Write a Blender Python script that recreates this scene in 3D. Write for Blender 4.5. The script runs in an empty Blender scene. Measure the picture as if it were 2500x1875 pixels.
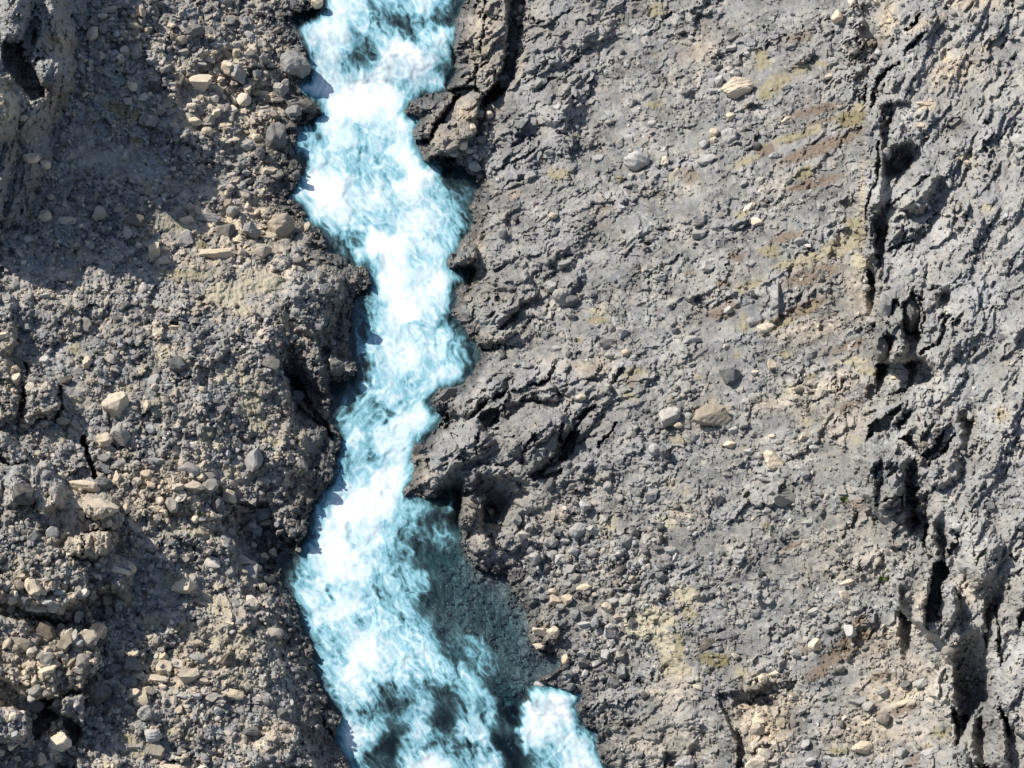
import bpy, math, random
import numpy as np
random.seed(7)
RNG = np.random.default_rng(11)
# ------------------------------------------------------------------ camera, world, sun, exposure
scene = bpy.context.scene
R = math.radians
PITCH, DIST, HALF = R(50), 150.0, math.tan(R(11.3))
CAMX = np.array([0.0, -DIST * math.cos(PITCH), DIST * math.sin(PITCH)])
FW = np.array([0.0, math.cos(PITCH), -math.sin(PITCH)])
UP = np.array([0.0, math.sin(PITCH), math.cos(PITCH)])
MPP = DIST * HALF / 1250.0                       # metres per photo pixel at the river (0.024)
cam = bpy.data.objects.new('camera', bpy.data.cameras.new('camera'))
scene.collection.objects.link(cam)
cam.location = CAMX
cam.rotation_euler = (math.pi / 2 - PITCH, 0, 0)
cam.data.sensor_width = 36
cam.data.lens = 18 / HALF
cam.data.clip_start = 1
cam.data.clip_end = 2000
scene.camera = cam
SUN_EL = R(42)
LX, LY = 0.88, -0.47                             # where the light travels to, in plan
world = bpy.data.worlds.new('World')
scene.world = world
world.use_nodes = True
wn = world.node_tree
bg = wn.nodes['Background']
sky = wn.nodes.new('ShaderNodeTexSky')
sky.sky_type = 'NISHITA'
sky.sun_disc = False
sky.sun_elevation = SUN_EL
sky.sun_rotation = math.atan2(-LX, -LY)
sky.air_density = 1.0
bg.inputs['Strength'].default_value = 0.11
wn.links.new(sky.outputs['Color'], bg.inputs['Color'])
sun = bpy.data.objects.new('sun', bpy.data.lights.new('sun', 'SUN'))
scene.collection.objects.link(sun)
sun.data.energy = 5.0
sun.data.angle = R(0.5)
sun.data.color = (1.0, 0.95, 0.87)
from mathutils import Vector
nl = math.hypot(LX, LY)
sd = Vector((LX / nl * math.cos(SUN_EL), LY / nl * math.cos(SUN_EL), -math.sin(SUN_EL)))
sun.rotation_euler = sd.to_track_quat('-Z', 'Y').to_euler()
sun.location = (-40, 40, 60)
scene.view_settings.view_transform = 'Standard'
scene.view_settings.look = 'None'
scene.view_settings.exposure = 0.33
scene.view_settings.gamma = 1.0
scene.view_settings.use_curve_mapping = False
scene.cycles.use_denoising = True
scene.cycles.max_bounces = 6
scene.cycles.diffuse_bounces = 3
scene.cycles.transparent_max_bounces = 8

# ------------------------------------------------------------------ survey coordinates -> world
def ray_point(x, y, h):
    """The point of the ground surveyed at photo position x, y that lies at height h."""
    cx = (np.asarray(x, float) - 1250) / 1250 * HALF
    cy = -(np.asarray(y, float) - 937.5) / 1250 * HALF
    dx = cx
    dy = FW[1] + cy * UP[1]
    dz = FW[2] + cy * UP[2]
    t = (h - CAMX[2]) / dz
    return np.stack([t * dx, CAMX[1] + t * dy, CAMX[2] + t * dz], axis=-1)
TILE = {'A': (0, 0, .38584), 'B': (825, 0, .38584), 'C': (1650, 0, .38584), 'D': (0, 620, .38584), 'E': (825, 620, .38584),
        'F': (1650, 620, .38584), 'G': (0, 1235, .38584), 'H': (825, 1235, .38584), 'I': (1650, 1235, .38584),
        'P': (680, 0, .28935), 'Q': (680, 460, .28935), 'R': (680, 920, .28935), 'S': (680, 1380, .3707), 'W': (0, 0, 1.0),
        'V': (0, 0, 1.13)}
def T(t, *pts):
    ox, oy, s = TILE[t]
    a = np.array(pts, float).reshape(-1, 2)
    return a * s + (ox, oy)

# ------------------------------------------------------------------ noise
PERM = RNG.permutation(256).astype(np.int64)
PERM = np.concatenate([PERM, PERM, PERM])
GRD = np.stack([np.cos(np.arange(256) * 2 * math.pi / 256), np.sin(np.arange(256) * 2 * math.pi / 256)], 1).astype(np.float32)
def perlin(x, y, seed=0):
    xi = np.floor(x); yi = np.floor(y)
    fx = (x - xi).astype(np.float32); fy = (y - yi).astype(np.float32)
    xi = (xi.astype(np.int64) + seed * 17) & 255; yi = (yi.astype(np.int64) + seed * 31) & 255
    def g(ix, iy, dx, dy):
        gr = GRD[PERM[PERM[ix & 255] + (iy & 255)]]
        return gr[..., 0] * dx + gr[..., 1] * dy
    u = fx * fx * fx * (fx * (fx * 6 - 15) + 10); v = fy * fy * fy * (fy * (fy * 6 - 15) + 10)
    a = g(xi, yi, fx, fy); b = g(xi + 1, yi, fx - 1, fy); c = g(xi, yi + 1, fx, fy - 1); d = g(xi + 1, yi + 1, fx - 1, fy - 1)
    return ((a + (b - a) * u) + ((c + (d - c) * u) - (a + (b - a) * u)) * v) * 1.5
def fbm(x, y, octv=4, seed=0, gain=.5, ridged=False):
    s = 0; a = 1.0; n = 0
    for o in range(octv):
        p = perlin(x * 2 ** o + 3.7 * o, y * 2 ** o - 1.3 * o, seed + o)
        s = s + a * ((1 - 2 * np.abs(p)) if ridged else p); n += a; a *= gain
    return s / n
def h32(a, b, k):
    v = (a.astype(np.int64) * 374761393 + b.astype(np.int64) * 668265263 + k * 1442695041) & 0xFFFFFFFF
    v = ((v ^ (v >> 13)) * 1274126177) & 0xFFFFFFFF
    v = ((v ^ (v >> 16)) * 2246822519) & 0xFFFFFFFF
    return ((v ^ (v >> 15)) & 0xFFFFFF) / float(0xFFFFFF)
def cells(x, y, seed=0):
    """Nearest cell: offset from its centre, its id randoms, F1 and F2."""
    xi = np.floor(x).astype(np.int64); yi = np.floor(y).astype(np.int64)
    F1 = np.full(x.shape, 9.0); F2 = np.full(x.shape, 9.0)
    bx = np.zeros(x.shape); by = np.zeros(x.shape); cxi = np.zeros(x.shape, np.int64); cyi = np.zeros(x.shape, np.int64)
    for dx in (-1, 0, 1):
        for dy in (-1, 0, 1):
            a = xi + dx; b = yi + dy
            px = a + .1 + .8 * h32(a, b, seed * 5 + 1); py = b + .1 + .8 * h32(a, b, seed * 5 + 2)
            ddx = x - px; ddy = y - py; d = np.hypot(ddx, ddy)
            m = d < F1
            F2 = np.where(m, F1, np.minimum(F2, d)); F1 = np.where(m, d, F1)
            bx = np.where(m, ddx, bx); by = np.where(m, ddy, by); cxi = np.where(m, a, cxi); cyi = np.where(m, b, cyi)
    r = [h32(cxi, cyi, seed * 5 + 3 + k) for k in range(4)]
    return bx, by, r, F1, F2
def SM(x, a, b):
    t = np.clip((x - a) / (b - a), 0, 1)
    return t * t * (3 - 2 * t)
def rot(x, y, deg):
    c, s = math.cos(R(deg)), math.sin(R(deg))
    return x * c + y * s, -x * s + y * c

# ------------------------------------------------------------------ polygon and line distances (photo px)
def sdf(poly, X, Y, margin=80):
    """negative inside"""
    out = np.full(X.shape, 1e3)
    lo = poly.min(0) - margin; hi = poly.max(0) + margin
    m = (X > lo[0]) & (X < hi[0]) & (Y > lo[1]) & (Y < hi[1])
    if not m.any(): return out
    x = X[m]; y = Y[m]
    d2 = np.full(x.shape, 1e9); ins = np.zeros(x.shape, bool)
    n = len(poly)
    for i in range(n):
        x0, y0 = poly[i]; x1, y1 = poly[(i + 1) % n]
        ex, ey = x1 - x0, y1 - y0
        t = np.clip(((x - x0) * ex + (y - y0) * ey) / (ex * ex + ey * ey + 1e-9), 0, 1)
        d2 = np.minimum(d2, (x - x0 - t * ex) ** 2 + (y - y0 - t * ey) ** 2)
        c = ((y0 <= y) != (y1 <= y))
        with np.errstate(divide='ignore', invalid='ignore'):
            xx = x0 + (y - y0) * ex / (ey if abs(ey) > 1e-9 else 1e-9)
        ins ^= c & (x < xx)
    d = np.sqrt(d2)
    out[m] = np.where(ins, -d, d)
    return out
def linedist(pts, X, Y, margin=60):
    out = np.full(X.shape, 1e3)
    lo = pts.min(0) - margin; hi = pts.max(0) + margin
    m = (X > lo[0]) & (X < hi[0]) & (Y > lo[1]) & (Y < hi[1])
    if not m.any(): return out
    x = X[m]; y = Y[m]; d2 = np.full(x.shape, 1e9)
    for i in range(len(pts) - 1):
        x0, y0 = pts[i]; x1, y1 = pts[i + 1]
        ex, ey = x1 - x0, y1 - y0
        t = np.clip(((x - x0) * ex + (y - y0) * ey) / (ex * ex + ey * ey + 1e-9), 0, 1)
        d2 = np.minimum(d2, (x - x0 - t * ex) ** 2 + (y - y0 - t * ey) ** 2)
    out[m] = np.sqrt(d2)
    return out
def blob(X, Y, cx, cy, rx, ry, deg=0):
    m = (abs(X - cx) < 2.2 * max(rx, ry)) & (abs(Y - cy) < 2.2 * max(rx, ry))
    out = np.zeros(X.shape, np.float32)
    a, b = rot(X[m] - cx, Y[m] - cy, deg)
    out[m] = np.exp(-((a / rx) ** 2 + (b / ry) ** 2) * 1.2)
    return out

# ------------------------------------------------------------------ survey data: the river
RIVER = np.concatenate([
    T('W', (700, -760), (790, -90), (800, -20)), T('P', (385, 20), (370, 70), (250, 80), (120, 110), (95, 180), (150, 240), (190, 300), (200, 420), (230, 500), (262, 600),
      (190, 690), (170, 780), (230, 820), (350, 900), (355, 960), (280, 1010), (150, 1060), (180, 1110), (140, 1170), (130, 1270), (190, 1380), (190, 1470), (90, 1600)),
    T('Q', (60, 90), (190, 130), (230, 260), (350, 350), (400, 470), (560, 600), (640, 680), (730, 660), (790, 800), (700, 880), (610, 990), (590, 1150), (590, 1300), (620, 1430), (680, 1500), (600, 1610)),
    T('R', (440, 60), (450, 200), (440, 360), (520, 480), (515, 600), (460, 740), (440, 890), (330, 1020), (270, 1080), (255, 1200), (235, 1330), (180, 1400), (160, 1480), (30, 1530)),
    T('S', (10, 110), (80, 200), (130, 300), (150, 420), (215, 520), (225, 640), (250, 760), (330, 880), (420, 1010), (395, 1100), (390, 1200), (470, 1300)), T('W', (880, 1960), (1000, 2760), (1800, 2760), (1570, 1960)),
    T('H', (1730, 1680), (1640, 1560), (1650, 1430), (1560, 1390), (1490, 1260), (1550, 1180), (1400, 1160), (1240, 1110), (1340, 1070), (1420, 990), (1380, 930), (1240, 900), (1205, 800), (1230, 720),
      (1150, 600), (1090, 520), (1060, 430), (900, 405), (830, 310), (785, 240), (755, 60)),
    T('R', (1500, 1110), (1500, 1030), (1240, 1020), (1040, 1000), (1110, 880), (1140, 740), (1125, 650), (1150, 560), (1240, 560), (1300, 450), (1385, 350), (1390, 290), (1300, 270), (1260, 220), (1360, 90), (1510, 70), (1560, 60)),
    T('Q', (1640, 1540), (1700, 1400), (1700, 1340), (1620, 1250), (1540, 1150), (1450, 1060), (1490, 940), (1480, 840), (1620, 790), (1620, 700), (1430, 660), (1430, 600), (1560, 430), (1640, 300), (1620, 150)),
    T('P', (1690, 1560), (1640, 1480), (1560, 1420), (1290, 1380), (1230, 1360), (1150, 1190), (1150, 1100), (1190, 1010), (1060, 950), (1100, 860), (1250, 800), (1420, 770), (1490, 600), (1490, 320), (1480, 180), (1560, 60), (1600, -30)), T('W', (1150, -90), (1080, -760))])
WATER_Y = [-760, -100, 60, 130, 200, 240, 330, 430, 520, 600, 700, 800, 900, 1000, 1100, 1200, 1300, 1400, 1500, 1600, 1700, 1760, 1875, 2000, 2760]
WATER_H = [5.6, 3.7, 3.3, 2.9, 2.1, 1.8, 1.6, 1.4, 1.0, .8, .6, .45, .3, .1, -.15, -.45, -.75, -.9, -1.0, -1.1, -1.25, -1.6, -2.2, -2.9, -5.0]
def water_h(y): return np.interp(y, WATER_Y, WATER_H)
W_PTS = {
'P': "200,100,8 240,200,10 330,40,10 480,60,75 450,150,70 560,150,70 640,60,60 700,170,45 780,200,50 830,300,55 850,70,20 900,40,55 1000,60,25 850,170,15 1150,70,60 1250,40,65 1400,60,30 1500,60,15 1100,170,20 1000,230,10 1100,280,20 1350,200,12 1250,280,50 1300,250,20 740,330,22 700,380,20 800,400,25 650,450,15 620,600,12 750,550,10 400,270,85 300,265,90 500,290,85 350,400,70 450,480,75 540,400,70 280,430,25 350,550,60 500,620,50 420,640,65 250,640,25 300,560,60 1000,350,95 950,450,100 1100,480,100 1200,520,100 1030,560,75 1000,620,55 1050,700,45 1150,620,85 1250,560,90 1400,320,90 1330,320,90 1450,315,90 1350,400,50 1300,380,20 1420,420,30 1450,550,15 1350,600,15 1250,700,35 1300,690,60 1150,750,40 1350,770,50 1300,830,40 1250,850,15 1150,900,30 1400,850,5 700,640,100 600,700,100 880,640,85 850,560,95 400,720,95 300,750,90 220,700,80 250,800,70 600,850,100 800,850,100 950,850,100 1050,850,90 450,900,95 370,900,55 420,1050,85 700,950,100 850,970,80 1050,950,90 1150,1000,95 700,1070,50 600,1100,60 850,1080,60 1000,1100,70 500,1150,75 300,1200,65 200,1180,60 330,1130,30 280,1000,25 250,1250,50 330,1350,75 200,1350,30 450,1300,60 450,1430,40 600,1250,55 700,1350,40 650,1450,35 800,1300,55 850,1400,50 950,1200,60 1050,1250,80 1130,1280,95 1100,1400,95 1000,1450,40 900,1500,45 750,1500,50 1230,1430,100 1180,1530,100 1080,1600,100 1270,1600,50 1320,1560,20 1400,1500,8 1500,1550,10 1600,1500,8 1550,1620,30 400,1550,100 300,1560,95 200,1600,80 500,1600,95 120,1600,40 600,1620,60 800,1630,80",
'Q': "300,60,95 450,60,100 350,180,85 520,150,95 200,100,60 150,60,40 600,60,60 700,100,60 650,200,55 800,70,80 850,220,40 900,150,50 1050,120,40 950,60,60 1100,50,90 1250,100,50 1300,200,70 1400,80,40 1550,130,30 1450,200,35 1600,60,15 1000,280,45 1100,320,85 1200,250,80 500,260,75 400,320,30 480,400,12 550,350,40 650,430,12 700,340,50 600,500,40 620,550,15 450,480,30 650,580,70 600,640,30 780,640,40 850,690,50 750,520,100 850,450,100 1000,450,100 1000,600,95 1150,420,80 1250,400,60 1350,300,60 1400,450,50 1500,350,35 1600,280,30 1150,550,50 1200,600,50 1250,520,80 1200,700,80 1300,620,45 1400,570,80 1350,650,70 1430,540,85 950,720,100 850,800,100 1050,750,85 1100,650,60 1150,770,60 1250,800,60 1400,740,100 1320,820,100 1450,690,80 1500,740,12 1580,720,20 1560,820,15 1450,820,30 950,900,100 1050,900,90 1150,870,70 1150,970,95 1280,900,90 1000,1000,100 1100,1020,100 1250,1000,60 1350,1000,60 1430,1000,50 900,880,85 880,960,50 800,920,30 750,900,25 780,1000,28 700,1000,22 820,1080,35 900,1100,75 950,1150,90 700,1150,22 650,1250,20 750,1250,30 800,1300,45 850,1200,50 1000,1250,70 1100,1230,50 1200,1200,50 1300,1150,50 1350,1250,60 1400,1180,60 1500,1050,50 1450,1100,20 1500,1150,40 1520,1220,20 1580,1250,10 1600,1350,20 1500,1300,35 700,1350,30 650,1450,25 750,1450,40 850,1400,50 950,1400,60 1050,1400,85 1150,1450,80 1050,1500,85 1250,1400,55 1300,1500,50 1420,1450,50 1500,1450,50 1550,1500,35 1350,1570,80 1500,1540,75 1600,1560,10 1620,1450,12 750,1550,35 650,1600,10 900,1550,60 1000,1600,65 1150,1600,45 1250,1600,70 700,1500,30",
'R': "800,100,50 900,50,65 950,150,70 1050,180,70 1030,100,40 1150,60,50 1250,50,70 1400,40,70 1550,70,30 1180,120,50 1250,180,55 780,200,40 850,260,25 880,330,25 950,250,45 1080,240,30 750,320,35 720,250,40 560,200,20 500,160,10 640,230,30 600,120,15 700,400,35 650,350,30 800,450,35 900,420,60 1000,380,90 1100,340,95 1200,290,95 1350,310,50 1300,370,60 1200,400,85 1100,450,75 1000,480,80 900,520,85 850,600,90 1000,560,70 1150,520,60 1230,470,60 1250,520,20 950,650,65 1050,640,65 1100,650,80 850,700,40 800,650,30 720,560,25 740,650,30 700,480,40 650,520,80 600,540,60 540,600,40 560,700,30 600,800,20 520,750,15 500,830,30 480,780,50 640,650,50 680,750,45 720,850,60 650,840,70 600,900,95 700,960,70 550,980,55 450,930,60 480,1000,60 800,850,70 850,900,100 950,850,100 1080,780,100 900,780,70 750,780,50 1000,720,70 1120,750,90 1000,950,100 850,1000,100 700,1050,100 500,1080,100 400,1000,30 370,1080,30 330,1150,30 450,1150,85 400,1280,85 600,1200,100 800,1150,100 950,1100,90 1030,1020,50 1100,1050,40 1150,1120,35 1200,1080,40 1300,1070,20 1400,1040,30 1050,1150,35 1100,1270,35 1060,1340,12 1200,1200,15 1350,1200,10 1300,1300,15 1400,1350,30 1450,1420,20 1350,1330,35 1480,1200,10 300,1250,25 280,1350,25 330,1300,40 500,1350,95 400,1400,95 620,1370,40 700,1300,85 800,1300,85 900,1280,40 950,1200,50 800,1400,70 700,1450,90 900,1400,50 550,1500,100 350,1500,90 400,1600,95 280,1450,60 200,1450,40 230,1550,30 100,1600,10 150,1500,12 300,1620,50 650,1600,80 800,1550,60 900,1500,25 960,1440,40 850,1620,45 1000,1550,30 1100,1500,25 1200,1500,15 1300,1550,10 1450,1550,6 1050,1630,30",
'S': "60,100,15 120,150,30 180,60,40 300,50,80 450,80,85 550,40,80 650,80,45 750,100,40 850,150,35 950,80,28 1050,100,10 220,220,75 180,250,55 270,350,75 170,380,30 300,250,45 380,180,50 450,250,95 400,300,85 500,180,60 600,200,40 650,260,35 750,260,38 850,250,30 960,260,15 1050,250,5 1200,220,2 1300,300,2 1400,400,3 350,420,50 450,400,50 550,350,45 650,400,50 600,450,75 550,550,90 600,620,95 680,520,60 750,450,50 850,400,35 900,470,50 950,430,35 1050,400,12 230,500,30 250,620,28 300,560,45 360,650,50 400,550,40 330,720,40 290,780,25 420,740,90 500,760,80 450,850,60 400,950,30 350,860,30 540,850,60 600,730,60 700,700,55 800,700,55 850,620,60 950,560,60 1000,620,55 1100,530,20 1150,600,10 1050,700,50 1200,750,40 1280,830,40 1150,720,40 1250,900,45 1350,1000,40 1300,600,25 1300,690,25 1400,700,20 1400,800,15 1370,900,25 1400,960,20 700,830,20 800,830,30 650,950,20 750,900,12 850,900,15 600,1000,25 950,800,30 1000,780,12 1100,850,15 1200,900,8 950,930,50 900,1000,40 1050,980,10 1100,1030,8 420,1080,95 500,1100,85 600,1080,50 550,1160,50 450,1200,80 420,1170,80 480,1290,75 560,1250,20 650,1200,8 750,1200,6 800,1130,10 700,1300,15 880,1150,60 950,1110,55 880,1230,50 920,1200,15 1000,1180,20 1000,1290,95 950,1310,80 1080,1300,80 1120,1230,30 1250,1130,65 1320,1080,65 1330,1180,50 1240,1220,40 1300,1250,20 1360,1280,50 1180,1200,10 1450,800,2 1500,900,2 1600,850,5 1550,1000,3 1480,1060,15 1450,1150,5 1550,1200,5 1600,1300,8 1550,620,10 1600,680,10 1500,550,4 1700,650,4 1700,850,50 1740,900,80 1700,950,100 1850,930,100 1930,870,90 1980,850,80 1780,1000,100 1870,1000,90 1700,1050,95 1680,1130,90 1780,1130,75 1850,1180,60 1900,1100,70 1950,1160,80 1950,1060,50 2050,1080,35 2080,1150,30 2000,1220,70 1750,1200,45 1700,1200,40 1820,1270,30 1900,1250,55 1980,1300,90 2100,1270,85 2170,1300,70 1750,1310,50 1880,1320,70 1720,1270,20"}
wp = []
for k, s in W_PTS.items():
    for q in s.split():
        a, b, c = (float(v) for v in q.split(','))
        p = T(k, (a, b))[0]; wp.append((p[0], p[1], c / 100))
wp = np.array(wp)

# ------------------------------------------------------------------ survey data: land heights (x, y, metres)
CTRL = np.array([(600, -80, 4.6), (600, 100, 4.0), (450, 100, 4.8), (300, 60, 5.6), (150, 100, 6.5), (0, 60, 7.5), (500, 300, 3.6), (300, 300, 4.4), (150, 350, 5.4), (0, 300, 6.0),
    (620, 480, 2.4), (450, 500, 2.9), (300, 500, 3.6), (0, 560, 4.4), (700, 680, 3.0), (830, 660, 2.3), (500, 680, 3.2), (250, 750, 3.6), (0, 800, 4.6), (720, 900, 2.4), (820, 850, 1.9), (500, 950, 3.1), (250, 1000, 3.6),
    (80, 1050, 4.4), (0, 1050, 4.8), (700, 1150, .9), (500, 1200, 2.5), (330, 1350, 3.0), (150, 1250, 4.2), (0, 1300, 4.8), (620, 1320, .7), (450, 1450, 2.2), (330, 1600, 2.2), (150, 1600, 3.2), (0, 1700, 3.8),
    (650, 1550, 1.3), (720, 1700, .9), (500, 1750, 1.9), (300, 1820, 2.3), (500, 1950, 1.9), (0, 1950, 3.8),
    (1200, -80, 4.8), (1250, 100, 4.3), (1200, 300, 3.1), (1250, 500, 2.6), (1250, 700, 2.2), (1300, 900, 2.4), (1200, 1100, 2.2), (1500, 100, 6), (1500, 500, 5.2), (1500, 900, 4.6), (1450, 1200, 2.8), (1300, 1400, .6), (1500, 1500, 1.4), (1480, 1850, .2),
    (1800, 100, 8.5), (1800, 600, 8), (1800, 1000, 6.8), (1800, 1400, 4.8), (1800, 1800, 3.0), (2080, 300, 10.6), (2080, 800, 9.8), (2080, 1200, 8.6), (2200, 1700, 6.6), (2500, 0, 13.5), (2500, 500, 13.8), (2500, 900, 13.5), (2500, 1400, 12.5), (2500, 1900, 11.5),
    (1700, 1980, 2.0), (2000, -80, 11), (2600, -80, 14.5)])
def tps_fit(P, v, lam=0.5):
    n = len(P); d = np.hypot(P[:, None, 0] - P[None, :, 0], P[:, None, 1] - P[None, :, 1]) / 500
    K = np.where(d > 0, d * d * np.log(np.maximum(d, 1e-9)), 0) + lam * .02 * np.eye(n)
    Q = np.concatenate([np.ones((n, 1)), P / 500], 1)
    A = np.block([[K, Q], [Q.T, np.zeros((3, 3))]])
    return np.linalg.solve(A, np.concatenate([v, np.zeros(3)]))
def tps_eval(P, w, X, Y):
    s = np.zeros(X.shape)
    for i in range(len(P)):
        d = np.hypot(X - P[i, 0], Y - P[i, 1]) / 500
        s += w[i] * d * d * np.log(np.maximum(d, 1e-9))
    return s + w[-3] + w[-2] * X / 500 + w[-1] * Y / 500

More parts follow.
